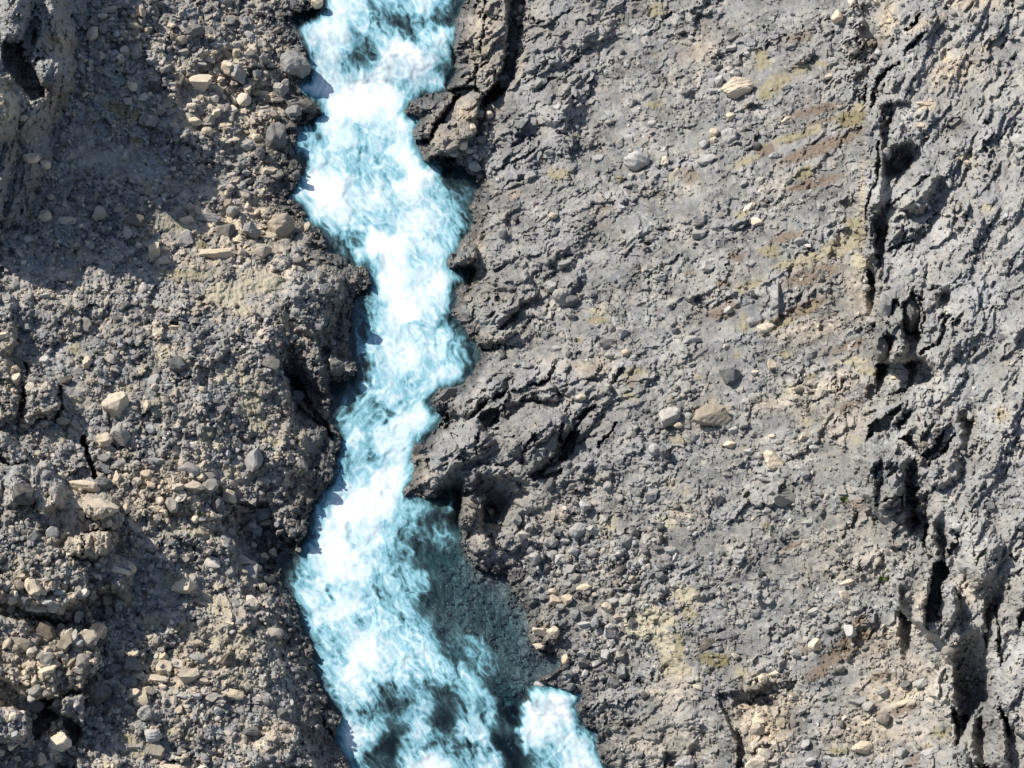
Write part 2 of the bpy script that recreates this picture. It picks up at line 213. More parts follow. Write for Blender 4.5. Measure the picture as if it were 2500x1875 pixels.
# raised blocks: polygon, height, width of the slope inside its edge
RAISE = [
 (T('A', (-6000, -5000), (430, -5000), (430, -300), (440, 0), (490, 200), (480, 520), (440, 660), (350, 790), (300, 860), (330, 1000), (240, 1200), (160, 1430), (60, 1450), (0, 1420), (-6000, 1450)), 1.7, 60),
 (T('A', (-6000, -5000), (430, -5000), (430, -300), (440, 0), (485, 200), (475, 520), (430, 650), (320, 780), (200, 900), (-6000, 1000)), 2.3, 90),
 (T('A', (-300, 430), (10, 460), (60, 560), (118, 620), (120, 760), (100, 960), (60, 1100), (20, 1380), (-300, 1500)), 1.8, 26),
 (T('A', (230, 380), (330, 350), (470, 330), (480, 520), (440, 640), (330, 600), (240, 500)), 1.2, 30),
 (T('A', (260, -200), (430, -200), (440, 40), (500, 200), (450, 300), (330, 250), (300, 100)), 1.0, 26),
 (T('A', (0, -100), (180, -100), (200, 120), (130, 260), (0, 260)), 1.2, 22),
 # left lower ridge that throws the second shadow
 (np.concatenate([T('D', (-200, 1100), (60, 1130), (200, 1300), (380, 1420), (500, 1540), (720, 1570), (770, 1640)), T('G', (790, 60), (720, 300), (860, 370), (855, 470), (800, 560), (600, 560), (500, 640), (200, 680), (-200, 500))]), 1.9, 26),
 (T('G', (-200, 680), (120, 700), (420, 760), (640, 800), (640, 960), (610, 1060), (550, 1100), (540, 1180), (420, 1180), (350, 1230), (180, 1240), (0, 1100), (-200, 1100)), 1.8, 18),
 (T('G', (380, 1190), (540, 1180), (535, 1290), (520, 1400), (380, 1300)), 2.2, 12),
 (T('G', (-200, 1280), (100, 1260), (200, 1330), (210, 1430), (180, 1550), (60, 1500), (-200, 1500)), 2.2, 26),
 (T('G', (520, 150), (700, 170), (710, 300), (560, 330), (400, 300), (420, 210)), .9, 9),
 (T('D', (200, 1330), (300, 1300), (420, 1480), (400, 1620), (250, 1640), (170, 1500)), 1.0, 18),
 (T('D', (20, 1340), (150, 1320), (170, 1500), (110, 1620), (20, 1600)), .8, 18),
 (T('D', (530, 1540), (640, 1510), (730, 1540), (770, 1640), (600, 1690), (540, 1640)), .9, 10),
 (T('D', (-200, 200), (80, 260), (110, 400), (120, 560), (60, 640), (130, 760), (150, 900), (110, 1040), (0, 1100), (-200, 1100)), 1.0, 26),
 (T('D', (140, 760), (350, 780), (400, 960), (330, 1040), (150, 1060)), 1.3, 22),
 # left bluffs over the water
 (T('D', (1780, 120), (1900, 40), (2060, 60), (2190, 120), (2180, 330), (2120, 480), (2000, 560), (1880, 480), (1800, 300)), .9, 45),
 (T('D', (1900, 700), (2010, 560), (2110, 800), (2080, 900), (1960, 880)), .4, 22),
 (T('D', (1780, 1080), (1900, 1000), (1950, 1200), (1940, 1400), (1800, 1430), (1700, 1330)), .4, 22),
 (T('G', (1760, 20), (1880, -60), (1960, 60), (1930, 190), (1850, 210), (1770, 120)), .3, 18),
 (T('G', (1080, 170), (1250, 130), (1450, 200), (1490, 330), (1380, 330), (1200, 270)), .6, 16),
 (T('G', (1700, 1420), (1900, 1450), (2050, 1659), (1560, 1659), (1600, 1500)), .6, 18),
 # right bank blocks by the water
 (T('B', (740, 130), (820, 90), (850, 0), (930, -100), (1090, -100), (1080, 240), (1060, 420), (960, 590), (900, 590), (840, 560), (700, 570), (750, 470), (740, 300)), 1.0, 8),
 (T('B', (720, 740), (760, 640), (830, 575), (900, 580), (930, 640), (900, 700), (870, 850), (780, 880)), .8, 10),
 (T('B', (610, 860), (660, 780), (740, 760), (790, 880), (760, 940), (620, 1000), (540, 1020), (520, 940)), .6, 9),
 (T('B', (490, 860), (530, 780), (740, 600), (740, 620), (640, 740), (600, 820), (600, 890), (530, 905)), .5, 7),
 # tall slab with its long edge beside the crack
 (T('B', (1210, -100), (1220, 90), (1180, 180), (1160, 330), (1100, 480), (1010, 680), (960, 880), (940, 1130), (880, 1400), (870, 1700), (1500, 1700), (1700, 1250), (1500, 1000), (1600, 600), (1500, 400), (1700, 100), (1700, -100)), .45, 60),
 (T('E', (700, 95), (720, 40), (780, -40), (870, -60), (885, 20), (840, 60)), .9, 10),
 (T('E', (870, 590), (900, 500), (860, 330), (870, 200), (980, 130), (1200, 100), (1280, 260), (1180, 330), (1030, 470), (1160, 480), (1040, 560)), .7, 14),
 (T('E', (670, 1000), (760, 880), (900, 770), (1030, 790), (1060, 860), (950, 930), (830, 1020), (700, 1030)), .9, 16),
 (T('E', (580, 1340), (600, 1180), (740, 1060), (900, 1040), (1000, 1180), (880, 1300), (800, 1330), (720, 1400), (640, 1480), (590, 1450)), .9, 18),
 (T('E', (770, 1520), (780, 1400), (900, 1330), (1050, 1340), (1120, 1400), (1100, 1420), (890, 1420), (860, 1500)), 1.0, 12),
 (T('E', (1020, 1100), (1200, 930), (1400, 980), (1480, 1080), (1400, 1180), (1400, 1300), (1200, 1390), (1130, 1280), (1080, 1280)), .9, 18),
 (T('E', (1030, 880), (1150, 760), (1260, 760), (1380, 820), (1400, 940), (1220, 930), (1050, 980)), .6, 14),
 (T('E', (1380, 780), (1440, 680), (1600, 680), (1740, 760), (1740, 900), (1500, 930), (1400, 880)), .5, 12),
 (T('E', (750, 1650), (780, 1530), (860, 1510), (880, 1600), (860, 1720), (760, 1750)), .7, 16),
 (T('E', (1520, 1400), (1570, 1290), (1700, 1280), (1780, 1400), (1640, 1460)), .4, 10),
 (T('H', (770, 60), (900, 0), (905, 140), (970, 200), (960, 300), (860, 300), (790, 240)), .5, 10),
 (T('H', (1040, 220), (1170, 160), (1180, 220), (1120, 300), (1040, 270)), .4, 8),
 (T('B', (1190, 360), (1330, 340), (1500, 330), (1480, 430), (1350, 420), (1200, 480)), .25, 20),
 (T('B', (1290, 600), (1450, 520), (1500, 700), (1380, 800), (1290, 760)), .35, 16),
 # right cliff
 (np.concatenate([T('C', (9000, -5000), (1500, -5000), (1420, -300), (1380, 0), (1320, 150), (1295, 350), (1245, 430), (1215, 520), (1195, 690), (1165, 880), (1160, 1070), (1175, 1200), (1172, 1400), (1180, 1640)),
     T('F', (1195, 80), (1255, 165), (1275, 260), (1262, 420), (1235, 600), (1260, 700), (1400, 690), (1560, 680), (1640, 780), (1500, 830), (1420, 900), (1240, 1000), (1190, 1100), (1150, 1200), (1175, 1280), (1175, 1500), (1235, 1640)),
     T('I', (1330, 120), (1340, 350), (1380, 610), (1450, 710), (1530, 760), (1580, 825), (1660, 870), (1715, 1000), (1725, 1150), (1775, 1390), (1775, 1570), (1850, 1720), (1950, 2100), (2100, 6000), (9000, 6000))]), 3.0, 15),
 (T('C', (1280, 1100), (1400, 1080), (1560, 1000), (1700, 1100), (1560, 1350), (1350, 1320), (1230, 1380), (1220, 1250)), .9, 22),
 (T('C', (1270, 620), (1400, 590), (1500, 640), (1400, 660), (1290, 680)), .6, 10),
 (T('C', (1330, 880), (1400, 830), (1480, 850), (1510, 910), (1330, 930)), .7, 10),
 (T('F', (1500, 1000), (1620, 960), (1740, 1080), (1690, 1110), (1640, 1200), (1570, 1270), (1510, 1130)), .7, 14),
 (T('F', (1190, 1290), (1280, 1250), (1480, 1280), (1430, 1420), (1420, 1560), (1300, 1640), (1230, 1600)), 1.0, 18),
 (T('F', (1560, 1380), (1640, 1280), (1780, 1220), (1820, 1400), (1700, 1500), (1600, 1470)), .8, 22),
 (T('I', (1520, 640), (1530, 480), (1600, 470), (1610, 520), (1580, 660), (1580, 800), (1530, 760)), 1.1, 9),
 (T('I', (1680, 520), (1760, 500), (1800, 640), (1760, 760), (1680, 740), (1700, 640)), 1.2, 14),
 (T('I', (1850, 1340), (1900, 1240), (2010, 1200), (2060, 1260), (2100, 1400), (2120, 1659), (1880, 1659), (1850, 1480)), 1.4, 16),
 (T('I', (2030, 1250), (2060, 1020), (2203, 820), (2400, 820), (2400, 1500), (2203, 1480), (2100, 1380)), 1.8, 24),
 (T('I', (1800, 100), (1960, 60), (2100, 260), (2000, 480), (1880, 560), (1780, 400)), 1.2, 36),
]
# hollows: polygon, depth, edge softness
HOLE = [(T('E', *p), d, 3.5) for p, d in [
 
 
 ([(885, 1040), (940, 990), (1020, 965), (1025, 1060), (950, 1105)], 1.8),
 ([(1245, 815), (1325, 780), (1330, 825), (1255, 845)], 1.0), ([(1390, 1300), (1415, 1200), (1480, 1110), (1530, 1125), (1470, 1260), (1410, 1320)], 1.8),
 ([(1200, 1390), (1330, 1345), (1300, 1400), (1440, 1345), (1390, 1430), (1240, 1430)], 1.2), ([(1222, 1140), (1285, 1175), (1250, 1190)], .8),
 ([(1490, 1050), (1620, 950), (1600, 985), (1520, 1065)], 1.0), ([(1735, 800), (1795, 705), (1810, 745), (1750, 820)], 1.0),
 ([(912, 1600), (960, 1588), (1000, 1600), (1035, 1640), (1020, 1690), (960, 1712), (915, 1690)], 1.1), ([(1360, 680), (1380, 760), (1400, 700)], .7), ([(1012, 880), (1070, 870), (1040, 915)], .8),
 ([(905, 600), (1040, 572), (1030, 600), (950, 615)], .8), ([(1310, 240), (1390, 180), (1350, 280)], .9),
 ([(1640, 1230), (1700, 1150), (1660, 1230)], .5), ([(880, 1160), (900, 1140), (885, 1290), (872, 1280)], .6), ([(1405, 1060), (1425, 1060), (1425, 1180), (1400, 1200)], .9), ([(940, 400), (1010, 340), (990, 380)], .5),
 ([(1010, 480), (1080, 420), (1150, 350), (1120, 420), (1040, 485)], .6), ([(665, 1010), (700, 1000), (710, 1030), (680, 1040)], .5), ([(1840, 1180), (1870, 1160), (1860, 1200)], .5), ([(1150, 1290), (1165, 1290), (1150, 1340), (1135, 1330)], .6)]] + [
 (T('C', *p), d, 3.0) for p, d in [
 ([(1320, 335), (1312, 250), (1358, 222), (1350, 290)], 1.4), ([(1445, 190), (1545, 95), (1540, 140), (1465, 195)], 1.4), ([(1443, 350), (1470, 285), (1600, 185), (1560, 250), (1490, 310)], 1.2),
 ([(1250, 545), (1262, 505), (1320, 430), (1425, 385), (1428, 402), (1350, 455), (1290, 535), (1265, 630), (1235, 700), (1232, 600)], 1.6),

 ([(1170, 982), (1208, 992), (1200, 1045), (1170, 1048)], .9), ([(1200, 700), (1225, 722), (1210, 748)], .6),
 ([(1720, 770), (1790, 745), (1830, 790), (1760, 830), (1715, 815)], .8), ([(2100, 370), (2150, 345), (2140, 375)], .5), ([(1540, 900), (1620, 870), (1560, 950)], .5),
 ([(1180, 1150), (1210, 1140), (1195, 1165)], .4), ([(1330, 320), (1420, 230), (1420, 240), (1350, 320)], .4)]] + [
 (T('F', *p), d, 3.2) for p, d in [
 ([(1195, 5), (1285, 0), (1295, 80), (1258, 155), (1222, 120)], 1.2), ([(1560, 150), (1590, 130), (1590, 170)], .5), ([(1595, 230), (1680, 190), (1640, 245)], .6), ([(1430, 310), (1500, 245), (1555, 330), (1550, 470), (1495, 480), (1440, 400)], 1.0),
 ([(1245, 640), (1275, 560), (1330, 495), (1395, 535), (1320, 640), (1290, 690), (1255, 680)], 1.2), ([(1375, 650), (1440, 612), (1450, 665), (1400, 680)], .9), ([(1200, 1185), (1230, 1090), (1310, 1020), (1435, 935), (1400, 1020), (1350, 1125), (1260, 1140)], 1.9),
 ([(1385, 1085), (1500, 968), (1475, 1055), (1400, 1100)], 1.2), ([(1340, 890), (1500, 830), (1480, 870), (1350, 915)], .8), ([(1225, 840), (1260, 820), (1290, 870), (1250, 920), (1210, 910)], .7), ([(1405, 1180), (1500, 1135), (1560, 1255), (1640, 1190), (1690, 1105), (1680, 1225), (1590, 1305), (1500, 1225)], 1.5),
 ([(1185, 1475), (1240, 1370), (1300, 1295), (1310, 1335), (1240, 1480), (1200, 1530)], .9), ([(1440, 1480), (1470, 1330), (1510, 1300), (1530, 1330), (1480, 1490)], 1.1),
 ([(1500, 1560), (1600, 1490), (1590, 1560), (1510, 1610)], .9), ([(1460, 480), (1570, 480), (1560, 560), (1480, 560)], .5), ([(1730, 1290), (1790, 1260), (1770, 1285)], .4), ([(1600, 860), (1650, 850), (1640, 890)], .5), ([(1690, 380), (1730, 400), (1700, 470)], .4)]] + [
 (T('I', *p), d, 3.5) for p, d in [
 ([(1342, 345), (1352, 265), (1380, 240), (1450, 262), (1400, 325)], 1.4), ([(1430, 100), (1500, 60), (1560, 92), (1530, 140), (1480, 195)], 1.2), ([(1705, 280), (1800, 160), (1790, 225), (1730, 335)], 1.2),
 ([(1640, 365), (1705, 340), (1728, 440), (1680, 500), (1690, 610), (1660, 725), (1585, 745), (1572, 640), (1612, 500)], 3.0),
 ([(1783, 1335), (1855, 1322), (1800, 1575), (1778, 1515)], 1.4),
 ([(2105, 955), (2175, 1000), (2130, 1065)], .6), ([(1930, 300), (1975, 270), (1960, 320), (1900, 370)], .6), ([(2150, 700), (2203, 640), (2203, 700), (2170, 780)], 1.2), ([(1380, 400), (1400, 385), (1400, 440), (1385, 430)], .4),
 ([(250, 1200), (600, 1130), (760, 1100), (760, 1180), (500, 1220), (430, 1350), (440, 1600), (390, 1700), (370, 1500), (330, 1350)], .8), ([(380, 1440), (430, 1460), (440, 1659), (385, 1659)], .8)]] + [
 (T('A', *p), d, 4.0) for p, d in [
 ([(10, 260), (130, 260), (150, 350), (220, 420), (260, 520), (290, 620), (200, 640), (110, 540), (60, 480), (20, 440)], 2.6), ([(215, 180), (250, 230), (200, 300), (190, 250)], .9), ([(330, 330), (400, 390), (420, 420), (350, 400)], .6), ([(300, 120), (330, 110), (320, 200)], .5),
 ([(1700, 1380), (1780, 1370), (1790, 1400), (1710, 1430)], .4), ([(1600, 640), (1800, 650), (1830, 700), (1640, 690)], .5), ([(1640, 100), (1700, 90), (1720, 130)], .3), ([(1560, 430), (1700, 420), (1700, 480), (1570, 500)], .5)]] + [
 (T('D', *p), d, 4.0) for p, d in [
 ([(530, 1180), (560, 1190), (600, 1390), (580, 1400), (545, 1250)], 1.6), ([(2000, 600), (2060, 580), (2100, 700), (2050, 720)], .9), ([(820, 1010), (960, 1100), (1060, 1180), (1020, 1250), (840, 1180)], .4), ([(700, 1180), (830, 1240), (700, 1260)], .8),
 ([(100, 1040), (170, 1060), (180, 1090), (110, 1100)], .5), ([(1750, 620), (1850, 560), (1900, 700), (1980, 820), (1880, 860), (1800, 760)], 1.1), ([(1060, 430), (1130, 420), (1130, 450), (1080, 460)], .5), ([(1240, 700), (1320, 720), (1320, 860), (1270, 830)], .6), ([(1330, 1500), (1400, 1460), (1420, 1560)], .5)]] + [
 (T('G', *p), d, 4.0) for p, d in [
 ([(1390, 90), (1520, -20), (1700, -20), (1740, 120), (1880, 240), (1870, 320), (1760, 420), (1640, 480), (1560, 420), (1490, 320), (1460, 200)], 1.8), ([(150, 700), (420, 710), (440, 780), (250, 770), (160, 760)], 1.1), ([(150, 810), (200, 850), (180, 870)], .5), ([(430, 310), (560, 330), (600, 360), (480, 340)], .7),
 ([(240, 1230), (420, 1200), (300, 1260), (380, 1340), (210, 1500), (190, 1400)], 2.0), ([(560, 440), (700, 480), (720, 700), (620, 740), (540, 620)], 1.0), ([(350, 1030), (430, 1020), (440, 1130), (380, 1190), (350, 1120)], .6), ([(60, 1110), (200, 1140), (160, 1180), (80, 1160)], .8),
 ([(1380, 1030), (1640, 1060), (1500, 1050)], .1)]] + [
 (T('H', *p), d, 3.5) for p, d in [
 ([(965, 170), (985, 170), (1000, 240), (1080, 290), (1050, 310), (975, 260)], .7), ([(1200, 180), (1290, 170), (1290, 190), (1210, 200)], .5), ([(1280, 800), (1320, 790), (1320, 850), (1285, 860)], .5), ([(1820, 1360), (1920, 1350), (1910, 1390), (1830, 1395)], .6), ([(1790, 1200), (1850, 1190), (1820, 1230)], .5),
 ([(1100, -20), (1160, 20), (1090, 10)], .6), ([(1960, 1080), (1985, 1080), (1990, 1130), (1975, 1120)], .4), ([(2070, 1560), (2160, 1580), (2130, 1659), (2060, 1659)], .8), ([(1550, 1280), (1640, 1250), (1600, 1290)], .3)]]
WALL = [T(t, *p) for t, p in [
 ('E', [(872, 1425), (1000, 1405), (1115, 1425), (1125, 1540), (1040, 1575), (900, 1565)]), ('E', [(612, 1480), (700, 1400), (795, 1325), (812, 1380), (765, 1540), (640, 1560)]), ('E', [(705, 92), (800, 60), (882, 8), (880, 95), (835, 112)]),
 ('C', [(1325, 930), (1420, 905), (1500, 898), (1532, 945), (1480, 1040), (1350, 1090), (1282, 1130), (1290, 1010)]), ('C', [(1230, 1355), (1355, 1318), (1332, 1430), (1308, 1545), (1262, 1480)]), ('C', [(1288, 655), (1392, 650), (1350, 785), (1300, 800)]),
 ('F', [(1780, 1005), (1850, 942), (1922, 942), (1910, 1010), (1840, 1072), (1782, 1062)]), ('F', [(1245, 1300), (1300, 1270), (1330, 1400), (1250, 1500)]), ('F', [(1430, 1420), (1500, 1290), (1550, 1300), (1540, 1480), (1450, 1520)]), ('F', [(1480, 1560), (1590, 1500), (1620, 1560), (1600, 1659), (1490, 1659)]),
 ('I', [(1870, 1262), (2015, 1230), (2080, 1340), (2060, 1450), (1862, 1450)]), ('I', [(1850, 1490), (2080, 1490), (2100, 1600), (1995, 1680), (1850, 1620)]), ('I', [(1405, 550), (1425, 478), (1522, 478), (1520, 640), (1470, 700), (1412, 650)]), ('I', [(1618, 100), (1702, 30), (1725, 120), (1692, 232)]),
 ('I', [(1690, 900), (1800, 820), (1960, 740), (2030, 840), (2040, 1000), (1980, 1190), (1860, 1200), (1760, 1080)]), ('I', [(1740, 1180), (1860, 1210), (1840, 1320), (1790, 1380), (1750, 1280)]), ('I', [(1930, 560), (2100, 400), (2060, 560), (1960, 700)]),
 ('F', [(1420, 330), (1500, 250), (1560, 330), (1555, 480), (1490, 500), (1430, 420)]), ('F', [(1240, 600), (1330, 500), (1400, 545), (1320, 660), (1280, 700)]), ('F', [(1640, 200), (1770, 180), (1740, 250), (1640, 260)]), ('F', [(1195, 0), (1290, 0), (1290, 100), (1250, 170), (1215, 130)]),
 ('G', [(150, 690), (440, 700), (430, 790), (160, 770)]), ('G', [(380, 1300), (530, 1290), (530, 1420), (440, 1400)]), ('G', [(330, 1560), (480, 1540), (500, 1659), (320, 1659)]),
 ('D', [(1760, 640), (1850, 570), (1960, 700), (2080, 800), (2060, 880), (1880, 850)]), ('H', [(1240, 1175), (1400, 1180), (1540, 1180), (1500, 1215), (1300, 1215)]), ('I', [(330, 1200), (560, 1150), (740, 1130), (740, 1180), (520, 1240), (340, 1260)]),
 ('B', [(500, 980), (560, 1020), (760, 960), (790, 990), (640, 1040), (560, 1050)]), ('B', [(540, 860), (610, 850), (600, 905), (520, 905)])]]
CRACK = [  # line, width, depth
 (T('B', (1150, -80), (1130, 100), (1110, 240), (1085, 400), (1060, 520), (990, 590), (930, 640)), 17, 1.5), (T('B', (1040, 560), (960, 600)), 11, 1.4), (T('B', (930, 640), (925, 720), (900, 860)), 10, .7),
 (T('B', (700, 570), (840, 560), (910, 590)), 4, .6), (T('B', (770, 600), (690, 700), (640, 770), (610, 830), (600, 890), (520, 905)), 6, .9), (T('B', (930, 0), (935, 120), (920, 210), (900, 330)), 3, .4), (T('B', (880, 410), (850, 500), (790, 560)), 3.5, .6),
 (T('B', (950, 380), (880, 430), (855, 560)), 3, .5), (T('B', (740, 1010), (640, 1000), (560, 1030)), 7, .7), (T('B', (990, 1080), (1070, 1050), (1170, 1010), (1240, 960)), 4, .35), (T('B', (980, 430), (1000, 480), (985, 560)), 3, .4),
 (T('E', (990, 160), (1090, 130), (1200, 110)), 3, .25), (T('E', (880, 1170), (920, 1110), (1020, 1100)), 3.5, .4), (T('E', (1150, 1290), (1180, 1200), (1240, 1140)), 3, .5), (T('E', (830, 1040), (900, 980), (960, 930), (1050, 880), (1120, 800)), 4, .6), (T('E', (1200, 830), (1330, 800), (1370, 720)), 4, .6),
 (T('E', (1640, 1220), (1700, 1150), (1760, 1060)), 3, .5), (T('E', (720, 1130), (740, 1160)), 4, .5), (T('E', (1350, 1300), (1500, 1100), (1620, 960)), 5, .7), (T('E', (590, 1380), (560, 1300)), 3, .3),
 (T('F', (1290, 690), (1360, 600), (1400, 540)), 4, .5), (T('F', (1600, 1330), (1700, 1240), (1760, 1140)), 4, .6), (T('F', (1560, 630), (1660, 560), (1730, 400)), 5, .6), (T('F', (1280, 380), (1360, 470)), 4, .6), (T('F', (1420, 340), (1380, 300), (1350, 400)), 4, .5),
 (T('F', (1240, 1600), (1420, 1530), (1440, 1640)), 4, .6), (T('I', (1600, 120), (1570, 240), (1620, 320)), 6, .8), (T('I', (2040, 1200), (2090, 1350), (2110, 1450)), 5, .8), (T('I', (2030, 640), (2060, 760), (2040, 860), (2060, 1010)), 6, .8),
 (T('C', (1210, 540), (1200, 700)), 4, .7), (T('C', (1270, 900), (1280, 1130), (1240, 1230), (1200, 1400), (1185, 1600)), 4.5, .6), (T('C', (1350, 1310), (1480, 1210), (1600, 1100)), 4, .4), (T('C', (1290, 1640), (1380, 1560), (1500, 1520)), 5, .5),
 (T('D', (530, 1180), (600, 1400)), 6, 1.2), (T('D', (170, 700), (160, 860), (120, 1030)), 6, .6), (T('D', (180, 1480), (150, 1560)), 6, .7), (T('D', (380, 840), (390, 960), (340, 1050)), 5, .6), (T('D', (0, 1280), (70, 1340), (170, 1320)), 6, .6),
 (T('D', (1760, 700), (1900, 840), (1960, 960), (2060, 1080), (2120, 1180)), 7, .9), (T('R', (180, 270), (330, 400), (480, 500)), 6, .7), (T('G', (500, 170), (530, 240), (520, 300)), 3, .5), (T('G', (520, 160), (640, 150), (720, 165)), 3, .5), (T('G', (2100, 1250), (2030, 1300), (2120, 1500)), 5, .5),
 (T('F', (1470, 320), (1440, 420), (1500, 500), (1560, 500), (1570, 380), (1550, 280), (1500, 245)), 4, .7)]
BEDROCK = [
 (T('B', (740, 130), (830, -100), (1100, -100), (1090, 300), (1070, 560), (930, 700), (880, 860), (760, 960), (520, 1040), (480, 850), (560, 680), (700, 580), (740, 400)), .9),
 (T('B', (1200, -100), (1900, -100), (1760, 120), (1750, 320), (1600, 450), (1500, 830), (1450, 980), (1250, 1010), (1200, 1200), (1050, 1250), (870, 1700), (900, 1400), (940, 1120), (960, 880), (1080, 530), (1180, 150)), .9),
 (T('B', (930, 1100), (1400, 1000), (1900, 1250), (1900, 1700), (870, 1700)), .55),
 (T('E', (860, 160), (1250, -100), (1600, -50), (1500, 300), (1280, 330), (1040, 480), (1050, 590), (900, 600)), .85),
 (T('E', (660, 1000), (830, 820), (1000, 700), (1400, 660), (1760, 700), (1740, 900), (1960, 780), (1950, 950), (1700, 1000), (1640, 1240), (1500, 1300), (1450, 1450), (1150, 1580), (1100, 1700), (750, 1700), (620, 1560), (430, 1530), (500, 1200)), .95),
 (T('E', (1940, 200), (2150, -50), (2250, 60), (2100, 200), (1950, 260)), .6), (T('E', (1950, 700), (2300, 450), (2400, 600), (2100, 760), (2000, 760)), .5), (T('E', (1900, 850), (2230, 720), (2350, 960), (1950, 970)), .5), (T('E', (1500, 1440), (1560, 1290), (1700, 1280), (1850, 1400), (1650, 1500)), .7),
 (T('H', (750, -60), (1400, -60), (1280, 180), (1100, 300), (1250, 600), (1200, 650), (1050, 430), (850, 400)), .8), (T('H', (1150, 1080), (1600, 900), (1750, 1020), (1900, 1250), (2203, 1200), (2300, 1400), (2203, 1659), (1700, 1659), (1400, 1400), (1200, 1300)), .75),
 (np.concatenate([T('C', (2900, -400), (1420, -300), (1330, 150), (1250, 430), (1195, 690), (1160, 1070), (1180, 1640)), T('F', (1260, 165), (1235, 600), (1290, 710), (1600, 640), (1640, 780), (1420, 850), (1190, 1100), (1175, 1500)), T('I', (1330, 120), (1380, 610), (1560, 800), (1680, 880), (1775, 1390), (1850, 1720), (1950, 2100), (2900, 2100))]), .62),
 (T('A', (-400, -300), (440, -300), (495, 200), (480, 540), (340, 800), (330, 1000), (160, 1440), (-400, 1450)), .85), (T('D', (-300, 1330), (80, 1330), (300, 1290), (430, 1500), (520, 1600), (760, 1640), (760, 1659), (-300, 1659)), .7), (T('G', (-300, -60), (740, -60), (710, 330), (400, 300), (350, 100), (-300, 200)), .6),
 (T('D', (1900, 700), (2060, 560), (2200, 640), (2203, 900), (2100, 1000), (2150, 1250), (2100, 1450), (1980, 1560), (1930, 1250), (1900, 980), (1780, 760)), .8), (T('G', (350, 1200), (540, 1180), (530, 1400), (380, 1340)), .6), (T('A', (1200, 2000), (1210, 2010), (1220, 2000)), .1),
 (T('G', (1740, 1100), (1980, 1200), (2140, 1500), (2100, 1659), (1900, 1500)), .6)]
FINE = [  # smooth gravel or soil
 (T('A', (340, 820), (520, 780), (760, 900), (1080, 1000), (1060, 1120), (850, 1150), (500, 1050), (340, 960)), .9), (T('A', (900, 1140), (1380, 1110), (1420, 1230), (1100, 1250), (930, 1220)), .6), (T('D', (0, 60), (500, 20), (760, 80), (600, 200), (0, 230)), .7), (T('D', (150, 580), (280, 600), (520, 740), (660, 840), (500, 980), (400, 900), (250, 720)), .9),
 (T('D', (1290, 220), (1480, 120), (1770, 80), (1880, 220), (1780, 340), (1560, 420), (1360, 340)), .8), (T('G', (150, 760), (330, 740), (500, 830), (430, 900), (250, 920)), .8), (T('G', (850, 320), (1150, 420), (1100, 700), (900, 730), (850, 520)), .6), (T('G', (1380, 1340), (1850, 1280), (1900, 1400), (1600, 1520), (1380, 1450)), .6),
 (T('B', (1500, 450), (1850, 60), (2300, -50), (2300, 1100), (1850, 1100), (1550, 800)), .62), (T('C', (-100, 600), (200, -200), (1380, -200), (1290, 350), (1170, 700), (1160, 1659), (0, 1659)), .55), (T('F', (-100, 60), (1180, -60), (1260, 600), (1500, 700), (1180, 1100), (1180, 1659), (-100, 1659)), .55), (T('E', (1500, 330), (2300, 260), (2300, 1659), (1600, 1600)), .3),
 (T('I', (-100, -60), (1250, -60), (1400, 650), (1700, 900), (1750, 1659), (-100, 1659)), .5), (T('C', (1500, 0), (2300, 0), (2300, 1659), (1700, 1500), (1800, 1000), (1500, 500)), .35), (T('F', (1750, 350), (2300, 100), (2300, 900), (1800, 800)), .5),
 (T('E', (1560, 450), (1950, 430), (2000, 560), (1700, 560)), .8), (T('F', (700, 470), (1200, 420), (1240, 640), (1000, 620), (700, 600)), .9)]
